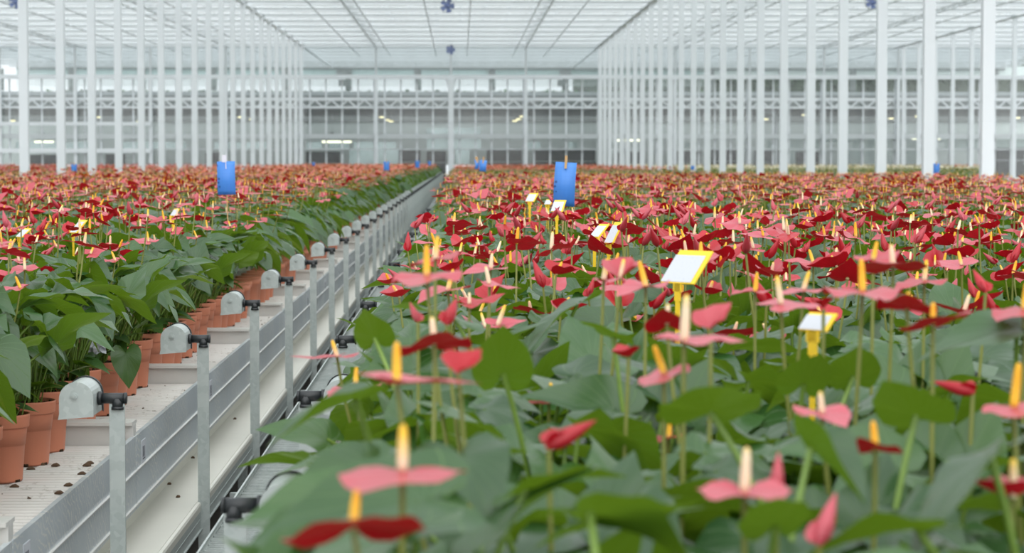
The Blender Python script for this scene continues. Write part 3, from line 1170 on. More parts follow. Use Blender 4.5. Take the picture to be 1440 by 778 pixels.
# wire cable tray along the leafy bench, one length per bench tray
ct = thing('wire_cable_tray', (-.5, 0, 0), 'wire mesh cable tray in the aisle, nearest length', 'cable tray', 'lengths of wire cable tray')
w = MB()
zt = ZC - .905
ny = 64
for i in range(ny):
    yy = .015 + (P - .03) * i / (ny - 1)
    w.bar((-.095, yy, zt), (.085, yy, zt), .004, .004)
    w.bar((-.095, yy, zt - .003), (-.095, yy, zt + .016), .004, .004)
for xx in (-.095, -.05, -.005, .04, .085):
    w.bar((xx, 0, zt - .005), (xx, P, zt - .005), .005, .005)
w.bar((-.095, 0, zt + .016), (-.095, P, zt + .016), .005, .005)
obj('wire_mesh', w, 'galv', ct)
obj('cross_member', MB().box(-.1, .095, .0, .03, zt - .03, zt - .008), 'galv', ct)
obj('support_leg', MB().box(.02, .05, .0, .03, 0, zt - .03), 'galv', ct)
for k in range(-1, nb):
    o = ct if k == -1 else copy_tree(ct)
    o.location = (-.5, BAR0 + P * k, 0)
    if k > -1:
        o['label'] = ('wire mesh cable tray in the aisle, %s length back' % ordinal(k + 2)) if k < 5 else 'distant length of wire cable tray hidden by overhanging leaves'

# cross bars over the dark gap of the aisle
cb = thing('cross_bar', (-.74, 0, 0), 'pale cross bar over the dark aisle gap, nearest one', 'bar', 'cross bars over the aisle gap')
obj('bar', MB().box(-.135, .16, -.02, .02, ZC - 1.3, ZC - 1.26), 'galv', cb)
obj('upright', MB().box(.02, .05, -.015, .015, 0, ZC - 1.3), 'galv', cb)
for k in range(0, 12):
    o = cb if k == 0 else copy_tree(cb)
    o.location = (-.74, 4.75 + P * k, 0)
    if k:
        o['label'] = 'pale cross bar over the dark aisle gap, %s bar back' % ordinal(k + 1)

# ------------------------------------------------------------------ roller brackets
def roller(mirror):
    """flat post, black T fitting and half-round cap box; local origin at the post foot"""
    s = -1 if mirror else 1
    t = thing('roller_bracket', (0, 0, 0), 'x', 'bracket')
    zk = ZC - .60
    z0 = .30 if not mirror else .02
    post = MB().box(-.0195, .0195, -.004, .004, z0, zk - .014)
    obj('post', post, 'galv', t)
    f = MB()
    f.tube([(s * -.040, 0, zk), (s * .022, 0, zk)], .0135, 16)
    f.tube([(s * .018, 0, zk), (s * .0245, 0, zk)], .0145, 16)
    f.tube([(s * -.047, 0, zk), (s * -.038, 0, zk)], .0175, 16)
    f.tube([(s * .002, 0, zk - .028), (s * .002, 0, zk)], .0145, 16)
    f.tube([(s * .002, 0, zk - .029), (s * .002, 0, zk - .021)], .0165, 16)
    obj('pipe_fitting', f, 'black_plastic', t, True)
    # the cap: arch profile extruded along the aisle
    r, hl, xc, zc = .041, .075, s * -.090, zk + .006
    ring = [(-r - .003, -.050), (-r, -.036), (-r, 0)] + [(-r * math.cos(a), r * math.sin(a)) for a in [PI * i / 14 for i in range(1, 14)]] + [(r, 0), (r, -.036), (r, -.043)]
    c = MB()
    n = len(ring)
    v = []
    for yy in (-hl, hl):
        v += [(xc + s * px, yy, zc + pz) for px, pz in ring]
    fs = [(i, i + 1, n + i + 1, n + i) for i in range(n - 1)] + [(n - 1, 0, n, 2 * n - 1)]
    fs += [tuple(range(n))[::-1], tuple(range(n, 2 * n))]
    c.add(v, fs)
    lip = []
    for yy in (-hl - .002, -hl + .004):
        lip += [(xc + s * px * 1.04, yy, zc + pz * 1.04) for px, pz in ring]
    c.add(lip, fs)
    cap = obj('end_cap', c, 'galv', t)
    b = MB().tube([(xc - s * .004, -hl - .008, zc + .008), (xc - s * .004, -hl, zc + .008)], .008, 12)
    b.tube([(xc - s * .004, -hl - .012, zc + .008), (xc - s * .004, -hl - .006, zc + .008)], .0045, 6)
    obj('bolt', b, 'galv', cap)
    gk = MB()
    v = []
    for yy, k in ((hl - .008, 1.0), (hl - .008, 1.09), (hl + .002, 1.09), (hl + .002, 1.0)):
        v += [(xc + s * px * k, yy, zc + pz * k) for px, pz in ring]
    fs = []
    for j in range(4):
        a0, b0 = j * n, ((j + 1) % 4) * n
        fs += [(a0 + i, a0 + i + 1, b0 + i + 1, b0 + i) for i in range(n - 1)]
    gk.add(v, fs)
    obj('gasket', gk, 'black_plastic', cap)
    return t


rl = roller(False)
for k in range(58):
    o = rl if k == 0 else copy_tree(rl)
    o.location = (-.8675, 5.75 + P * k * .997, 0)
    o.rotation_euler = (0, 0, 0)
    if k:
        o.children[2].rotation_euler = (0, 0, U(-.05, .05)) if o.children[2].name.startswith('end_cap') else (0, 0, 0)
    o['label'] = ('rounded metal cap on a flat post with black pipe, nearest of the roller row' if k == 0 else
                  'rounded metal cap on a flat post with black pipe, %s along the roller row' % ordinal(k + 1) if k < 16 else
                  'tiny distant metal cap and post in the far roller row')
    o['group'] = 'roller caps along the aisle'
rr = roller(True)
for k in range(14):
    o = rr if k == 0 else copy_tree(rr)
    o.location = (-.392, 3.95 + P * k * .955, 0)
    o['label'] = ('black pipe and post under the leaf tips by the cable tray, %s one back' % ordinal(k + 1))
    o['group'] = 'roller caps beside the wire cable tray'

# ------------------------------------------------------------------ cards and labels in the crop
def sticky(px, py0, py1, wpx, y, rz, label, clip='wood', curl=.0):
    """hanging sticky trap: card top at py0, bottom at py1"""
    a, b = at(px, py0, y), at(px, py1, y)
    wd, ht = wpx * y / F, a.z - b.z
    t = thing('sticky_trap', (a.x, y, BED + .18), label, 'sticky trap', 'blue sticky traps', rz=rz)
    if abs(rz) < .3:
        t.rotation_euler = (0, -rz * .45, rz)
        t.location.x += math.sin(rz * .45) * (a.z - BED - .18 - ht / 2)
    z1 = a.z - BED - .18
    c = MB()
    n = 8
    v = []
    for yo in (-.0008, .0008):
        for i in range(n + 1):
            q = i / n
            z = z1 - ht * q
            o = curl * (q - .5) ** 2 * 4
            sh = -.0 * q
            v += [(-wd / 2 + sh, yo + o, z), (wd / 2 + sh, yo + o, z)]
    m_ = 2 * (n + 1)
    fs = []
    for i in range(n):
        fs += [(2 * i, 2 * i + 2, 2 * i + 3, 2 * i + 1), (m_ + 2 * i, m_ + 2 * i + 1, m_ + 2 * i + 3, m_ + 2 * i + 2)]
        fs += [(2 * i, m_ + 2 * i, m_ + 2 * i + 2, 2 * i + 2), (2 * i + 1, 2 * i + 3, m_ + 2 * i + 3, m_ + 2 * i + 1)]
    fs += [(0, 1, m_ + 1, m_), (m_ - 2, 2 * m_ - 2, 2 * m_ - 1, m_ - 1)]
    c.add(v, fs)
    obj('card', c, 'sticky', t, True)
    up = .03 if clip == 'wood' else .02
    obj('stick', MB().tube([(.0, .006 + curl, -.18), (.0, .006 + curl, z1 + up)], .003, 6), 'wood', t)
    if clip == 'wood':
        k = MB().box(-.0045, .0045, -.006, .012 + curl, z1 - .028, z1 + up)
        obj('clip', k, 'wood', t)
    else:
        k = MB().box(-.02, .004, -.004, .004, z1 - .004, z1 + .034)
        k.box(-.002, .002, -.005, .0, z1 - .04, z1 + .02)
        obj('clip', k, 'clear_plastic', t)


sticky(318, 227, 274, 25, 12.2, .05, 'blue sticky trap with a pale clip standing over the roller-side flowers', 'clip', .02)
sticky(794, 228, 290, 30, 10.2, -.12, 'large blue sticky trap on a wooden peg, specked with insects', 'wood', .03)
sticky(671, 225, 238, 6, 21.5, .5, 'narrow curled blue trap of a close pair near the central column', 'wood', .02)
sticky(679, 225, 241, 10, 21.0, -.2, 'wider curled blue trap of a close pair near the central column', 'wood', .02)
sticky(543.5, 227, 240, 8, 38, 0, 'dark blue trap far back over the salmon flowers, widest of three', 'wood', .01)
sticky(587, 226, 236, 6, 64, 0, 'dark blue trap far back, middle one of the three over salmon flowers', 'wood', .01)
sticky(604, 226.5, 233, 4, 88, 0, 'tiny blue trap far back, closest to the central column', 'wood', .01)
sticky(441, 228, 233, 4, 60, 0, 'tiny blue trap far back among pale columns', 'wood', .01)
sticky(104, 231, 241, 8, 38.5, 0, 'small blue trap between two thick columns over the red crop', 'wood', .01)
sticky(1317, 230, 244, 9, 33, 0, 'small blue trap behind the thick columns over the green crop', 'wood', .01)
sticky(974, 233, 239, 5, 50, 0, 'tiny blue trap at the foot of a thick column', 'wood', .01)


def plant_label(px, py, wpx, hpx, y, rz, tilt, label, sheet='paper', lean=0.0):
    """yellow stake with a tilted plate that carries a white card; px,py = lower edge of the plate"""
    p = at(px, py, y)
    wd, ht = wpx * y / F / math.cos(rz), hpx * y / F / max(.3, math.sin(tilt))
    t = thing('plant_label', (p.x, y, BED + .15), label, 'label', 'plant labels on yellow stakes', rz=rz)
    z = p.z - BED - .15
    k = MB()
    k.bar((lean, .0, -.15), (0, 0, z), .011 if y > 4 else .009, .003)
    k.bar((0, 0, z - .035), (0, 0, z), .015, .004)
    k.bar((0, 0, z - .016), (0, 0, z), .022, .004)
    obj('stake', k, 'yellow_plastic', t)
    rot = Matrix.Translation((0, 0, z)) @ Matrix.Rotation(tilt, 4, 'X')
    pl = MB().merge(MB().box(-wd / 2, wd / 2, 0, ht, -.0015, .0015), rot)
    pp = obj('plate', pl, 'yellow_plastic', t)
    pc = MB().merge(MB().box(-wd * .52, wd * .38, ht * .03, ht * .84, .0016, .0026), rot)
    obj('card', pc, sheet, pp)
    return t


plant_label(953, 399, 42, 45, 4.55, -.85, .85, 'big white card on a yellow stake standing clear of the flowers')
plant_label(856, 343, 11, 30, 6.6, -.95, 1.0, 'narrow white card on a bent yellow stake before the large blue trap')
plant_label(836, 334, 13, 18, 7.2, -.8, .7, 'white card with yellow top leaning behind the bent yellow stake')
plant_label(783, 298, 16, 16, 9.3, -.4, .8, 'small white card at the foot of the large blue trap')
plant_label(1143, 466, 34, 24, 3.3, -.8, .75, 'blurred white card low among leaves under a pink spathe')
plant_label(745, 284, 12, 12, 11.3, -.6, .8, 'tiny white card beside pink flowers before the blue pair')
plant_label(770, 288, 9, 7, 11.0, -.6, .8, 'tiny tilted white card left of the large blue trap')
plant_label(27, 334, 12, 12, 8.4, -.9, .7, 'white card tip poking from leaves at the picture edge')
plant_label(103, 328, 12, 18, 8.6, -.9, .8, 'yellow stake bending under a red spathe on the roller side')
plant_label(243, 304, 8, 10, 11.6, -.6, .8, 'tiny white card left of the clipped blue trap')

# printed scrap of film on a pot by the rollers
t = thing('film_scrap', at(136, 497, 7.5), 'crumpled white printed film scrap on soil among the edge pots', 'wrapper')
v = []
for i in range(7):
    for j in range(6):
        v.append(((i - 3) * .010, U(-.012, .012), j * .009 + U(-.004, .004)))
obj('film', MB().add(v, [(i * 6 + j, i * 6 + j + 1, i * 6 + j + 7, i * 6 + j + 6) for i in range(6) for j in range(5)]), 'paper', t)

# ------------------------------------------------------------------ the house: columns
XL, XR = -8.3, 7.35
SP = 16.0
HC = ZC + 6.13
col_mesh = MB()
W = .084
col_mesh.box(-W, W, -W, W, 0, HC)
CM = col_mesh.mesh('column', ['paint'], False)
foot = MB().box(-.14, .14, -.14, .14, 0, .02)
for sx in (-1, 1):
    for sy in (-1, 1):
        foot.tube([(sx * .11, sy * .11, .02), (sx * .11, sy * .11, .045)], .012, 6)
FM = foot.mesh('base_plate', ['galv'], False)
hd = MB().box(-.12, .12, -.12, .12, HC - .012, HC)
hd.add([(W, -.01, HC - .3), (W, .01, HC - .3), (.25, .01, HC - .01), (.25, -.01, HC - .01), (W, -.01, HC - .01), (W, .01, HC - .01)],
       [(0, 3, 4), (1, 5, 2), (0, 1, 2, 3), (3, 2, 5, 4)])
HM = hd.mesh('head_bracket', ['paint'], False)


def column(x, y, label, group):
    c = link('column', CM, None, (x, y, 0))
    tag(c, label, 'column', group, 'structure')
    link('base_plate', FM, c)
    link('head_bracket', HM, c)


for k in range(23):
    y = 31.65 + 4.0 * k
    column(XR, y, 'white square column, %s from the camera in the row past the leafy bench' % ordinal(k + 1), 'columns past the leafy bench')
    if y > 40:
        column(XL, y, 'white square column, %s from the camera in the row past the roller-side bench' % ordinal(k - 2), 'columns past the roller-side bench')
    if y > 95:
        column(XR + SP, y, 'white column in the farthest row, %s from the camera' % ordinal(k - 15), 'columns of the farthest row')

# ------------------------------------------------------------------ floor
tag(obj('floor', MB().box(-40, 42, -6, 175, -.1, 0), 'concrete'), 'grey concrete floor', 'floor', None, 'structure')

# ------------------------------------------------------------------ roof
YR0, YR1 = 24.0, 152.0
XA, XB = -29.0, 36.0
mid = (XL + XR) / 2
roof = thing('ceiling', (0, 0, 0), 'white glass greenhouse roof with fine bars', 'roof', None, 'structure')
gb = MB()
ZR = HC + .75
y = YR0
while y < YR1:                                  # gutters and glazing bars
    gb.box(XA, XB, y - .05, y + .05, HC + .44, HC + .52)
    gb.box(XA, XB, y + 1.97, y + 2.03, HC + .46, HC + .52)
    y += 4.0
for x in np.arange(XA, XB, 2.0):
    gb.box(x - .02, x + .02, YR0, YR1, HC + .46, HC + .52)
obj('glazing_bar', gb, 'paint', roof)
gl = MB()
v = [(XA, YR0, HC + .54), (XB, YR0, HC + .54), (XB, YR1, HC + .54), (XA, YR1, HC + .54)]
fs = [(0, 1, 2, 3)]
gl.add(v, fs)
obj('roof_glass', gl, 'roof_glass', roof)

# lattice girders across the hall on every column line
gd = MB()
gd.box(XA, XB, -.04, .04, -.08, 0)
gd.box(XA, XB, -.03, .03, .40, .46)
nz = int((XB - XA) / 1.0)
for i in range(nz):
    a = XA + i * 1.0
    gd.bar((a, 0, 0), (a + .5, 0, .4), .03)
    gd.bar((a + .5, 0, .4), (a + 1.0, 0, 0), .03)
GD = gd.mesh('lattice_girder', ['paint'], False)
GDK = MB().box(XA, XB, -.1, -.055, -.06, -.03).mesh('pipe', ['pipe_grey'], False)
SC = MB()
SC.box(XA, XB, .25, 1.2, .10, .105)
SCM = SC.mesh('screen_cloth', ['screen'], False)
SR = MB().box(XA, XB, 1.95, 2.05, -.03, .06).box(XA, XB, .95, 1.0, .0, .05).box(XA, XB, 2.95, 3.0, .0, .05)
SRM = SR.mesh('screen_roll', ['paint'], False)
n = 0
for k in range(-1, 31):
    y = 31.65 + 4 * k
    if y > 148 or abs(y - YFAC) < 1:
        continue
    n += 1
    o = link('lattice_girder', GD, None, (0, y, HC))
    tag(o, 'white lattice girder crossing the roof, %s from the camera' % ordinal(n), 'girder', 'roof girders', 'structure')
    link('pipe', GDK, o)
    link('screen_cloth', SCM, o)
    link('screen_roll', SRM, o)
# beams on the column rows, thin cables and longitudinal lattices
for (x, lab) in ((XL, 'roof beam over the roller-side column row'), (XR, 'roof beam over the column row past the leafy bench'),
                 (XL - SP, 'roof beam over the outer roller-side row'), (XR + SP, 'roof beam over the farthest column row')):
    b = MB().box(-.06, .06, YR0, YFAC + 26, -.14, -.085)
    o = obj('roof_beam', b, 'paint', None, False, (x, 0, HC))
    tag(o, lab, 'beam', None, 'structure')
    obj('cable', MB().tube([(-.09, YR0, -.10), (-.09, YFAC, -.10)], .022, 6), 'pipe_grey', o)
for base in (mid, mid - SP, mid + SP):
    for i, dx in enumerate((-5.3, -3.5, -.88, .88, 3.5, 5.3)):
        o = obj('roof_cable', MB().tube([(0, YR0, 0), (0, YFAC + 10, 0)], .024, 6), 'pipe_grey', None, False, (base + dx, 0, HC - .13))
        tag(o, 'thin grey pipe running down the roof towards the partition, %s of the %s bay' % (ordinal(i + 1), 'central' if base == mid else 'roller-side' if base < mid else 'farthest'),
            'pipe', 'roof pipes', 'structure')
    for dx in (-4, 4):
        lt = MB().box(-.025, .025, YR0, YFAC, -.12, -.08).box(-.025, .025, YR0, YFAC, .28, .32)
        y = YR0
        while y < YFAC:
            lt.bar((0, y, -.1), (0, y + .5, .3), .03)
            lt.bar((0, y + .5, .3), (0, y + 1, -.1), .03)
            y += 1.0
        o = obj('lattice_beam', lt, 'paint_grey', None, False, (base + dx, 0, HC))
        tag(o, 'slim lattice beam running lengthways under the roof, %s side of the %s bay' % ('roller' if dx < 0 else 'leafy-bench', 'central' if base == mid else 'roller-side' if base < mid else 'farthest'), 'beam', 'lengthways lattice beams', 'structure')

# circulation fans
def fan(px, py, y, d, label):
    p = at(px, py, y)
    t = thing('circulation_fan', (p.x, y, p.z), label, 'fan', 'round blue fans under the roof')
    r = d / 2
    prof = [(r, -.1), (r * 1.03, -.1), (r * 1.03, .1), (r, .1), (r, -.1)]
    h = MB().lathe(prof, 28)
    rot = Matrix.Rotation(PI / 2, 4, 'X')
    obj('housing', MB().merge(h, rot), 'paint_grey', t, True)
    bl = MB()
    for k in range(5):
        q = MB()
        a = .5
        q.add([(.04, -.05, -.03), (r * .95, -.11, -.04), (r * .95, .09, .04), (.04, .05, .03),
               (.04, -.05, -.022), (r * .95, -.11, -.032), (r * .95, .09, .048), (.04, .05, .038)],
              [(0, 3, 2, 1), (4, 5, 6, 7), (0, 1, 5, 4), (1, 2, 6, 5), (2, 3, 7, 6), (3, 0, 4, 7)])
        bl.merge(q, rot @ Matrix.Rotation(2 * PI * k / 5, 4, 'Z'))
    obj('blade', bl, 'blue_fan', t)
    obj('motor', MB().merge(MB().lathe([(0, -.09), (.06, -.09), (.07, .05), (0, .06)], 16), rot), 'blue_fan', t, True)
    gr = MB()
    for k in range(5):
        rr_ = r * (k + 1) / 5
        gr.merge(MB().tube([(rr_ * math.cos(2 * PI * i / 24), rr_ * math.sin(2 * PI * i / 24), .1) for i in range(25)], .004, 4, 0, False), rot)
    obj('guard', gr, 'paint_grey', t)
    obj('hanger', MB().box(-.012, .012, -.012, .012, r, HC - p.z - .08), 'paint_grey', t)


fan(629, 8, 83.65, .52, 'round blue fan hanging at the top edge on the hall centre line')
fan(633.5, 70, 115.65, .48, 'round blue fan hanging just above the central partition column')
fan(22, 3, 83.65, .50, 'round blue fan hanging beyond the roller-side columns')
fan(1226, 3, 83.65, .50, 'round blue fan hanging beyond the thick columns past the leafy bench')

# ------------------------------------------------------------------ glass partition at the far end
def zf(py, y=YFAC):
    return ZC + (VPY - py) * y / F


bays = [mid - 8 + 4 * k - 16 for k in range(-1, 16)]
Z_TOP, Z_BEAM0, Z_BEAM1 = zf(66), zf(111.5), zf(106)
for (name, y0, y1, d, mat, lab) in (('beam', 63, 67, .12, 'paint_grey', 'grey top beam of the glass partition'),
                                    ('beam', 106, 111.5, .22, 'paint', 'thick white beam across the glass partition'),
                                    ('beam', 188.5, 195, .08, 'paint_grey', 'pale middle rail across the lower glass partition'),
                                    ('beam', 209, 211, .06, 'paint_grey', 'thin rail across the glass partition near the crop')):
    o = obj('partition_beam', MB().box(XA, XB, -d, d, zf(y1), zf(y0)), mat, None, False, (0, YFAC + .15, 0))
    tag(o, lab, 'beam', 'partition beams', 'structure')
o = MB().box(bays[0], mid - 16, -.1, .1, zf(177), zf(172)).box(bays[0], mid - 16, -.1, .1, zf(215), zf(209))
tag(obj('partition_beam', o, 'paint', None, False, (0, YFAC - .1, 0)), 'pair of white rails in the last bays of the roller side', 'beam', 'partition beams', 'structure')
# the lattice truss
tru = thing('partition_truss', (0, YFAC + .2, 0), 'white zigzag truss across the glass partition', 'truss', None, 'structure')
obj('chord', MB().box(XA, XB, -.06, .06, zf(142), zf(137.5)).box(XA, XB, -.06, .06, zf(153), zf(150)), 'paint', tru)
zz = MB()
per = .885
x = XA
while x < XB:
    zz.bar((x, 0, zf(141)), (x + per / 2, 0, zf(151)), .085, .085)
    zz.bar((x + per / 2, 0, zf(151)), (x + per, 0, zf(141)), .085, .085)
    x += per
obj('zigzag_web', zz, 'paint', tru)
for i, x in enumerate(bays):
    wide = .085 if abs(x - mid) > .3 else .145
    c = MB().box(-wide, wide, -.1, .1, 0, Z_BEAM0)
    o = obj('partition_column', c, 'paint', None, False, (x, YFAC, 0))
    tag(o, 'thick central white column of the glass partition' if abs(x - mid) < .3 else 'white partition column between glass bays, %s counted from the roller side' % ordinal(i + 1), 'column', 'partition columns', 'structure')
    obj('upper_post', MB().box(-.06, .06, -.05, .05, Z_BEAM1, zf(66)), 'paint_grey', o)
    if abs(x - mid) < .3:
        obj('head_bracket', MB().add([(-.145, -.03, zf(126)), (.145, -.03, zf(126)), (.32, -.03, Z_BEAM0), (-.32, -.03, Z_BEAM0),
                                      (-.145, .03, zf(126)), (.145, .03, zf(126)), (.32, .03, Z_BEAM0), (-.32, .03, Z_BEAM0)],
                                     [(0, 1, 2, 3), (7, 6, 5, 4), (0, 4, 5, 1), (1, 5, 6, 2), (3, 2, 6, 7), (0, 3, 7, 4)]), 'paint', o)
    if i < len(bays) - 1:
        t = thing('window_%d' % (i + 1), (x, YFAC + .3, 0), 'glazed bay of the far partition, %s counted from the roller side' % ordinal(i + 1), 'window', 'bays of the far partition', 'structure')
        mu = MB()
        xx = per - ((x - XA) % per) if False else .45
        while xx < 3.9:
            mu.box(xx - .045, xx + .045, -.03, .03, 0, zf(112))
            xx += .86
        obj('mullion', mu, 'paint', t)
        obj('glass_pane', MB().box(0, 4, .02, .03, 0, zf(66)), 'glass', t)

# ------------------------------------------------------------------ the hall behind the partition
YB0, YBK = 124.5, 150.0
h = obj('slab', MB().box(XA, XB, 0, 21.6, zf(153, YB0), zf(135, YB0)), 'mid', None, False, (0, YB0, 0))
tag(h, 'grey mezzanine slab behind the partition truss', 'slab', None, 'structure')
h = obj('trim_1', MB().box(XA, XB, -.05, .05, zf(135, YB0), zf(129.5, YB0)), 'paint_grey', None, False, (0, YB0 - .1, 0))
tag(h, 'pale fascia of the mezzanine', 'fascia', None, 'structure')
# planting along the mezzanine edge
pl = MB()
x = -24.0
while x < 14:
    for q in range(3):
        s = U(.12, .3)
        blade(pl, LEAF_LO, (x + U(-.2, .2), U(-.3, .3), zf(130.5, 126) + U(.0, .16)), s, U(0, 6.28), U(-.2, 1.0), U(-.5, .5), .2, .2, .02, 0, U(0, .6))
    x += .12
tag(obj('planting', pl, 'planter_green', None, True, (0, 126, -.12)), 'strip of green plants along the mezzanine edge', 'plants', None, 'stuff')

# upper back building
bw = thing('wall_back', (0, YBK, 0), 'pale back wall with window bands behind the mezzanine', 'wall', None, 'structure')
b = MB()
b.box(XA, XB, 0, .3, zf(98.5, YBK), zf(88, YBK))
b.box(XA, XB, 0, .3, zf(111, YBK), zf(107, YBK))
for px in (490, 588, 692, 795, 1000, 1100, 1200, 1300, 1400, 0, 100, 200, 300, 400):
    p = at(px, 100, YBK)
    b.box(p.x - .2, p.x + .2, 0, .3, zf(128, YBK), zf(98, YBK))
obj('upper_band', b, 'mid', bw)
b = MB()
b.box(XA, at(990, 0, YBK).x, .1, .14, zf(107, YBK), zf(98, YBK))
obj('upper_glass', b, 'milky', bw)
b = MB().box(at(990, 0, YBK).x, XB + 4, .1, .16, zf(112, YBK), zf(93, YBK))
obj('upper_strip', b, 'teal', bw)
b = MB()
b.box(XA, at(990, 0, YBK).x, .1, .14, zf(130, YBK), zf(111, YBK))
obj('lower_glass', b, 'glass', bw)
b = MB()
for q in (113, 115.5, 118, 120.5):
    b.box(XA, at(990, 0, YBK).x, -.05, 0, zf(q + .8, YBK), zf(q, YBK))
obj('louvre_bar', b, 'teal', bw)
# a grey block and the dark boxes in the upper windows
b = MB()
for (a0, a1, c0, c1) in ((473, 492, 95, 107), (787, 803, 95, 107), (582, 588, 98, 108), (687, 692, 98, 108), (476, 490, 113, 122), (784, 796, 113, 122)):
    b.box(at(a0, 0, YBK).x, at(a1, 0, YBK).x, -.2, -.02, zf(c1, YBK), zf(c0, YBK))
obj('shutter', b, 'mid', bw)
# lower back wall, leaving out the bright openings
lw = thing('wall_lower', (0, 148.5, 0), 'grey-green cladding at the back of the hall', 'wall', None, 'structure')
Yk = 148.5
b = MB()
def rect(px0, px1, py0, py1, mb, d0=0, d1=.2):
    mb.box(at(px0, 0, Yk).x, at(px1, 0, Yk).x, d0, d1, max(0, zf(py1, Yk)), zf(py0, Yk))
rect(-60, 600, 150, 200, b); rect(600, 676, 150, 180, b); rect(600, 676, 190, 196, b); rect(676, 1080, 150, 200, b); rect(1080, 1510, 150, 196, b)
for a0, a1 in ((452, 462), (490, 496), (556, 600), (676, 740), (760, 800), (812, 860), (870, 960), (985, 1080), (-60, 20), (130, 160), (260, 300), (380, 430), (1160, 1200), (1290, 1330)):
    rect(a0, a1, 200, 209, b)
rect(-60, 490, 209, 232, b); rect(560, 640, 209, 232, b); rect(660, 1080, 209, 232, b); rect(1130, 1190, 209, 232, b); rect(1320, 1510, 209, 232, b)
obj('cladding', b, 'teal', lw)
b = MB()
rect(-60, 1510, 152, 171, b, -.12, -.02)
obj('upper_strip', b, 'mid', lw)  # added darker band: shade under the slab put in as grey
b = MB()
rect(-60, 1510, 180, 232, b, .3, .32)
obj('back_glass', b, 'frosted', lw)
# stock on the hall floor
stock = [(430, 478, 213, 'dark pallet load beside the first partition column'), (560, 592, 211, 'dark rack behind the partition, before the pale doorway'),
         (600, 628, 212, 'dark crate stack close to the central column'), (684, 735, 210, 'long dark pallet load behind the large blue trap line'),
         (750, 838, 209, 'wide dark shelving load behind the blue trap'), (862, 905, 213, 'dark crates behind the dense columns'),
         (940, 985, 212, 'dark crates between two thick columns'), (40, 86, 217, 'dark crates behind the first thick columns'),
         (150, 176, 216, 'dark crates behind the second thick column'), (290, 312, 214, 'dark crates behind the clipped blue trap'),
         (1000, 1038, 209, 'dark crate pair behind the seventh gap between thick columns'), (1062, 1096, 211, 'dark crates inside the tall white pipe portal'),
         (1120, 1150, 213, 'dark crates beyond the green crop'), (1400, 1438, 207, 'dark stack at the far picture edge')]
for (a0, a1, top, lab) in stock:
    yy = 134.0
    p0, p1 = at(a0, 230, yy), at(a1, 230, yy)
    w_ = p1.x - p0.x
    hh = zf(top, yy)
    t = thing('crate_stack', ((p0.x + p1.x) / 2, yy, 0), lab, 'crates', 'dark goods on the hall floor')
    n = 3
    for q in range(n):
        z0, z1 = .14 + (hh - .14) * q / n, .14 + (hh - .14) * (q + 1) / n - .03
        obj('crate', MB().box(-w_ / 2 + U(0, .06), w_ / 2 - U(0, .06), -.5, .5, z0, z1), 'dark', t)
    obj('pallet', MB().box(-w_ / 2, w_ / 2, -.5, .5, .1, .14).box(-w_ / 2, -w_ / 2 + .1, -.5, .5, 0, .1).box(w_ / 2 - .1, w_ / 2, -.5, .5, 0, .1), 'wood', t)

# lamps behind the glass
def tube_lamp(a0, a1, py, y, label):
    p0, p1 = at(a0, py, y), at(a1, py, y)
    t = thing('strip_light', ((p0.x + p1.x) / 2, y, p0.z), label, 'lamp', 'strip lights behind the partition')
    w_ = (p1.x - p0.x) / 2
    obj('tube', MB().box(-w_, w_, -.1, .1, -.11, .0), 'lamp', t)
    obj('housing', MB().box(-w_ - .02, w_ + .02, -.13, .13, 0, .06), 'paint_grey', t)
    top = zf(153, YB0) - p0.z
    obj('hanger', MB().box(-w_ * .6 - .01, -w_ * .6 + .01, -.01, .01, .06, top).box(w_ * .6 - .01, w_ * .6 + .01, -.01, .01, .06, top), 'paint_grey', t)


tube_lamp(453, 494, 198, 128, 'lit strip light over the first central bay')
tube_lamp(49, 75, 198, 128, 'lit strip light behind the first thick column')
tube_lamp(868, 906, 196, 128, 'row of lit tubes behind the dense columns')
tube_lamp(1283, 1298, 193.5, 128, 'lit strip light before the second-last thick column')
tube_lamp(1311, 1322, 193.5, 128, 'short lit strip light past the second-last thick column')
lamps = [(537, 163, 130), (544, 167, 133), (550, 169, 136), (734, 162, 130), (729, 166, 133), (724, 168.5, 136), (467, 188, 136), (536, 189, 136), (604, 189, 138),
         (18, 168, 130), (166, 165, 132), (196, 169, 134), (140, 163, 132), (338, 163, 132), (354, 166, 135), (1077, 166, 132), (1131, 160, 130), (1290, 162, 130), (1253, 165, 133), (1431, 164, 130), (60, 188, 136), (126, 189, 136)]
lm = MB().lathe([(0, -.10), (.13, -.10), (.15, -.05), (0, -.05)], 14).mesh('bulb', ['lamp_warm'], True)
ls = MB().lathe([(.15, -.05), (.1, .02), (.03, .1), (0, .1)], 14).mesh('shade', ['paint_grey'], True)
for i, (px, py, yy) in enumerate(lamps):
    p = at(px, py, yy)
    t = thing('bay_lamp', p, 'small round lamp glowing behind the partition glass, %s counted' % ordinal(i + 1), 'lamp', 'round lamps behind the partition')
    t['label'] = 'small round lamp glowing behind the partition glass'
    link('bulb', lm, t)
    link('shade', ls, t)
    obj('hanger', MB().box(-.01, .01, -.01, .01, .1, max(.12, zf(153, YB0) - p.z)), 'paint_grey', t)

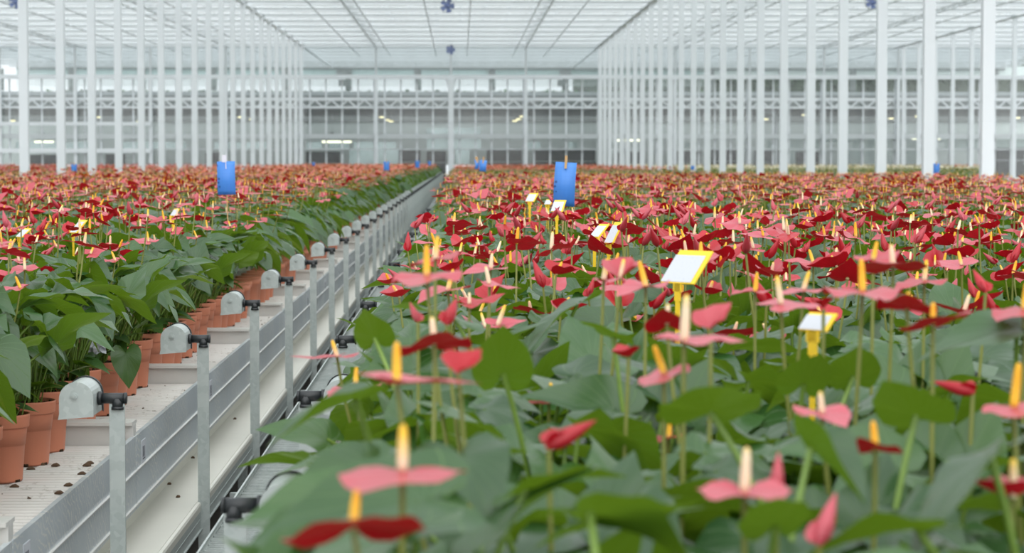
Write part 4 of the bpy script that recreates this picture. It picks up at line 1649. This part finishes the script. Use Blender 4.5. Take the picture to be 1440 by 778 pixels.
# white pipework beyond the farthest columns
for (pts, lab) in (([(1066, 270), (1066, 158), (1091, 158), (1091, 270)], 'white pipe portal between two thick columns'),
                   ([(1212, 270), (1212, 190), (1263, 190), (1263, 270)], 'low white pipe portal beside a thick column'),
                   ([(1336, 270), (1336, 150)], 'white vertical duct past the second-last thick column')):
    q = [at(a, b_, 125.6) for a, b_ in pts]
    o = q[0].copy()
    mb = MB()
    for a, b_ in zip(q[:-1], q[1:]):
        mb.tube([a - o, b_ - o], .10, 10)
    for a in q[1:-1]:
        mb.lathe([(0, -.1), (.07, -.07), (.1, 0), (.07, .07), (0, .1)], 10, 0, a - o)
    tag(obj('white_pipe', mb, 'paint', None, True, o), lab, 'pipe', 'white pipework behind the partition')

# trees outside the hall
tm = MB()
v = []
for i in range(90):
    for j in range(14):
        v.append((8 + i * .5, U(-.5, .5) + .6 * math.cos(j), j * .66 + U(-.15, .15) + (.4 * math.sin(i * .9) if j > 10 else 0)))
tm.add(v, [(i * 14 + j, i * 14 + 14 + j, i * 14 + 15 + j, i * 14 + j + 1) for i in range(89) for j in range(13)])
for i in range(3500):
    blade(tm, LEAF_XLO, (U(8, 52), U(-1.1, -.2), U(3.5, 9.0)), U(.2, .45), U(0, 6.28), U(-1, 1), U(-1, 1), .2, .2, 0, 0, U(0, 1))
tag(obj('treeline', tm, 'hedge', None, True, (0, 162, 0)), 'dark trees outside the building, seen above the mezzanine past the columns', 'trees', None, 'stuff')

# ------------------------------------------------------------------ light
wd = bpy.data.worlds.new('sky')
scene.world = wd
wd.use_nodes = True
nt = wd.node_tree
bg = nt.nodes['Background']
tc = nt.nodes.new('ShaderNodeTexCoord')
sx = nt.nodes.new('ShaderNodeSeparateXYZ')
nt.links.new(tc.outputs['Generated'], sx.inputs[0])
rp = nt.nodes.new('ShaderNodeValToRGB')
rp.color_ramp.elements[0].position = 0.0
rp.color_ramp.elements[0].color = (.86, .91, .94, 1)
rp.color_ramp.elements[1].position = 1.0
rp.color_ramp.elements[1].color = (.93, .97, 1.0, 1)
mp = nt.nodes.new('ShaderNodeMapRange')
mp.inputs['From Min'].default_value = -.15
mp.inputs['From Max'].default_value = .25
nt.links.new(sx.outputs[2], mp.inputs[0])
nt.links.new(mp.outputs[0], rp.inputs[0])
nt.links.new(rp.outputs[0], bg.inputs[0])
bg.inputs[1].default_value = 1.38
sd = bpy.data.lights.new('sun', 'SUN')
sd.energy = 2.25
sd.angle = math.radians(100)
sd.color = (1.0, .99, .97)
so = bpy.data.objects.new('sun', sd)
COL.objects.link(so)
so.rotation_euler = (math.radians(42), 0, math.radians(8))   # a bright veil of cloud behind the camera

vs = scene.view_settings
vs.view_transform = 'Standard'
vs.look = 'None'
vs.gamma = 1.0
vs.exposure = 0.0
vs.use_curve_mapping = False
cy = scene.cycles
cy.max_bounces = 8
cy.diffuse_bounces = 3
cy.glossy_bounces = 3
cy.transparent_max_bounces = 24
cy.transmission_bounces = 4
cy.caustics_reflective = False
cy.caustics_refractive = False
cy.use_denoising = True
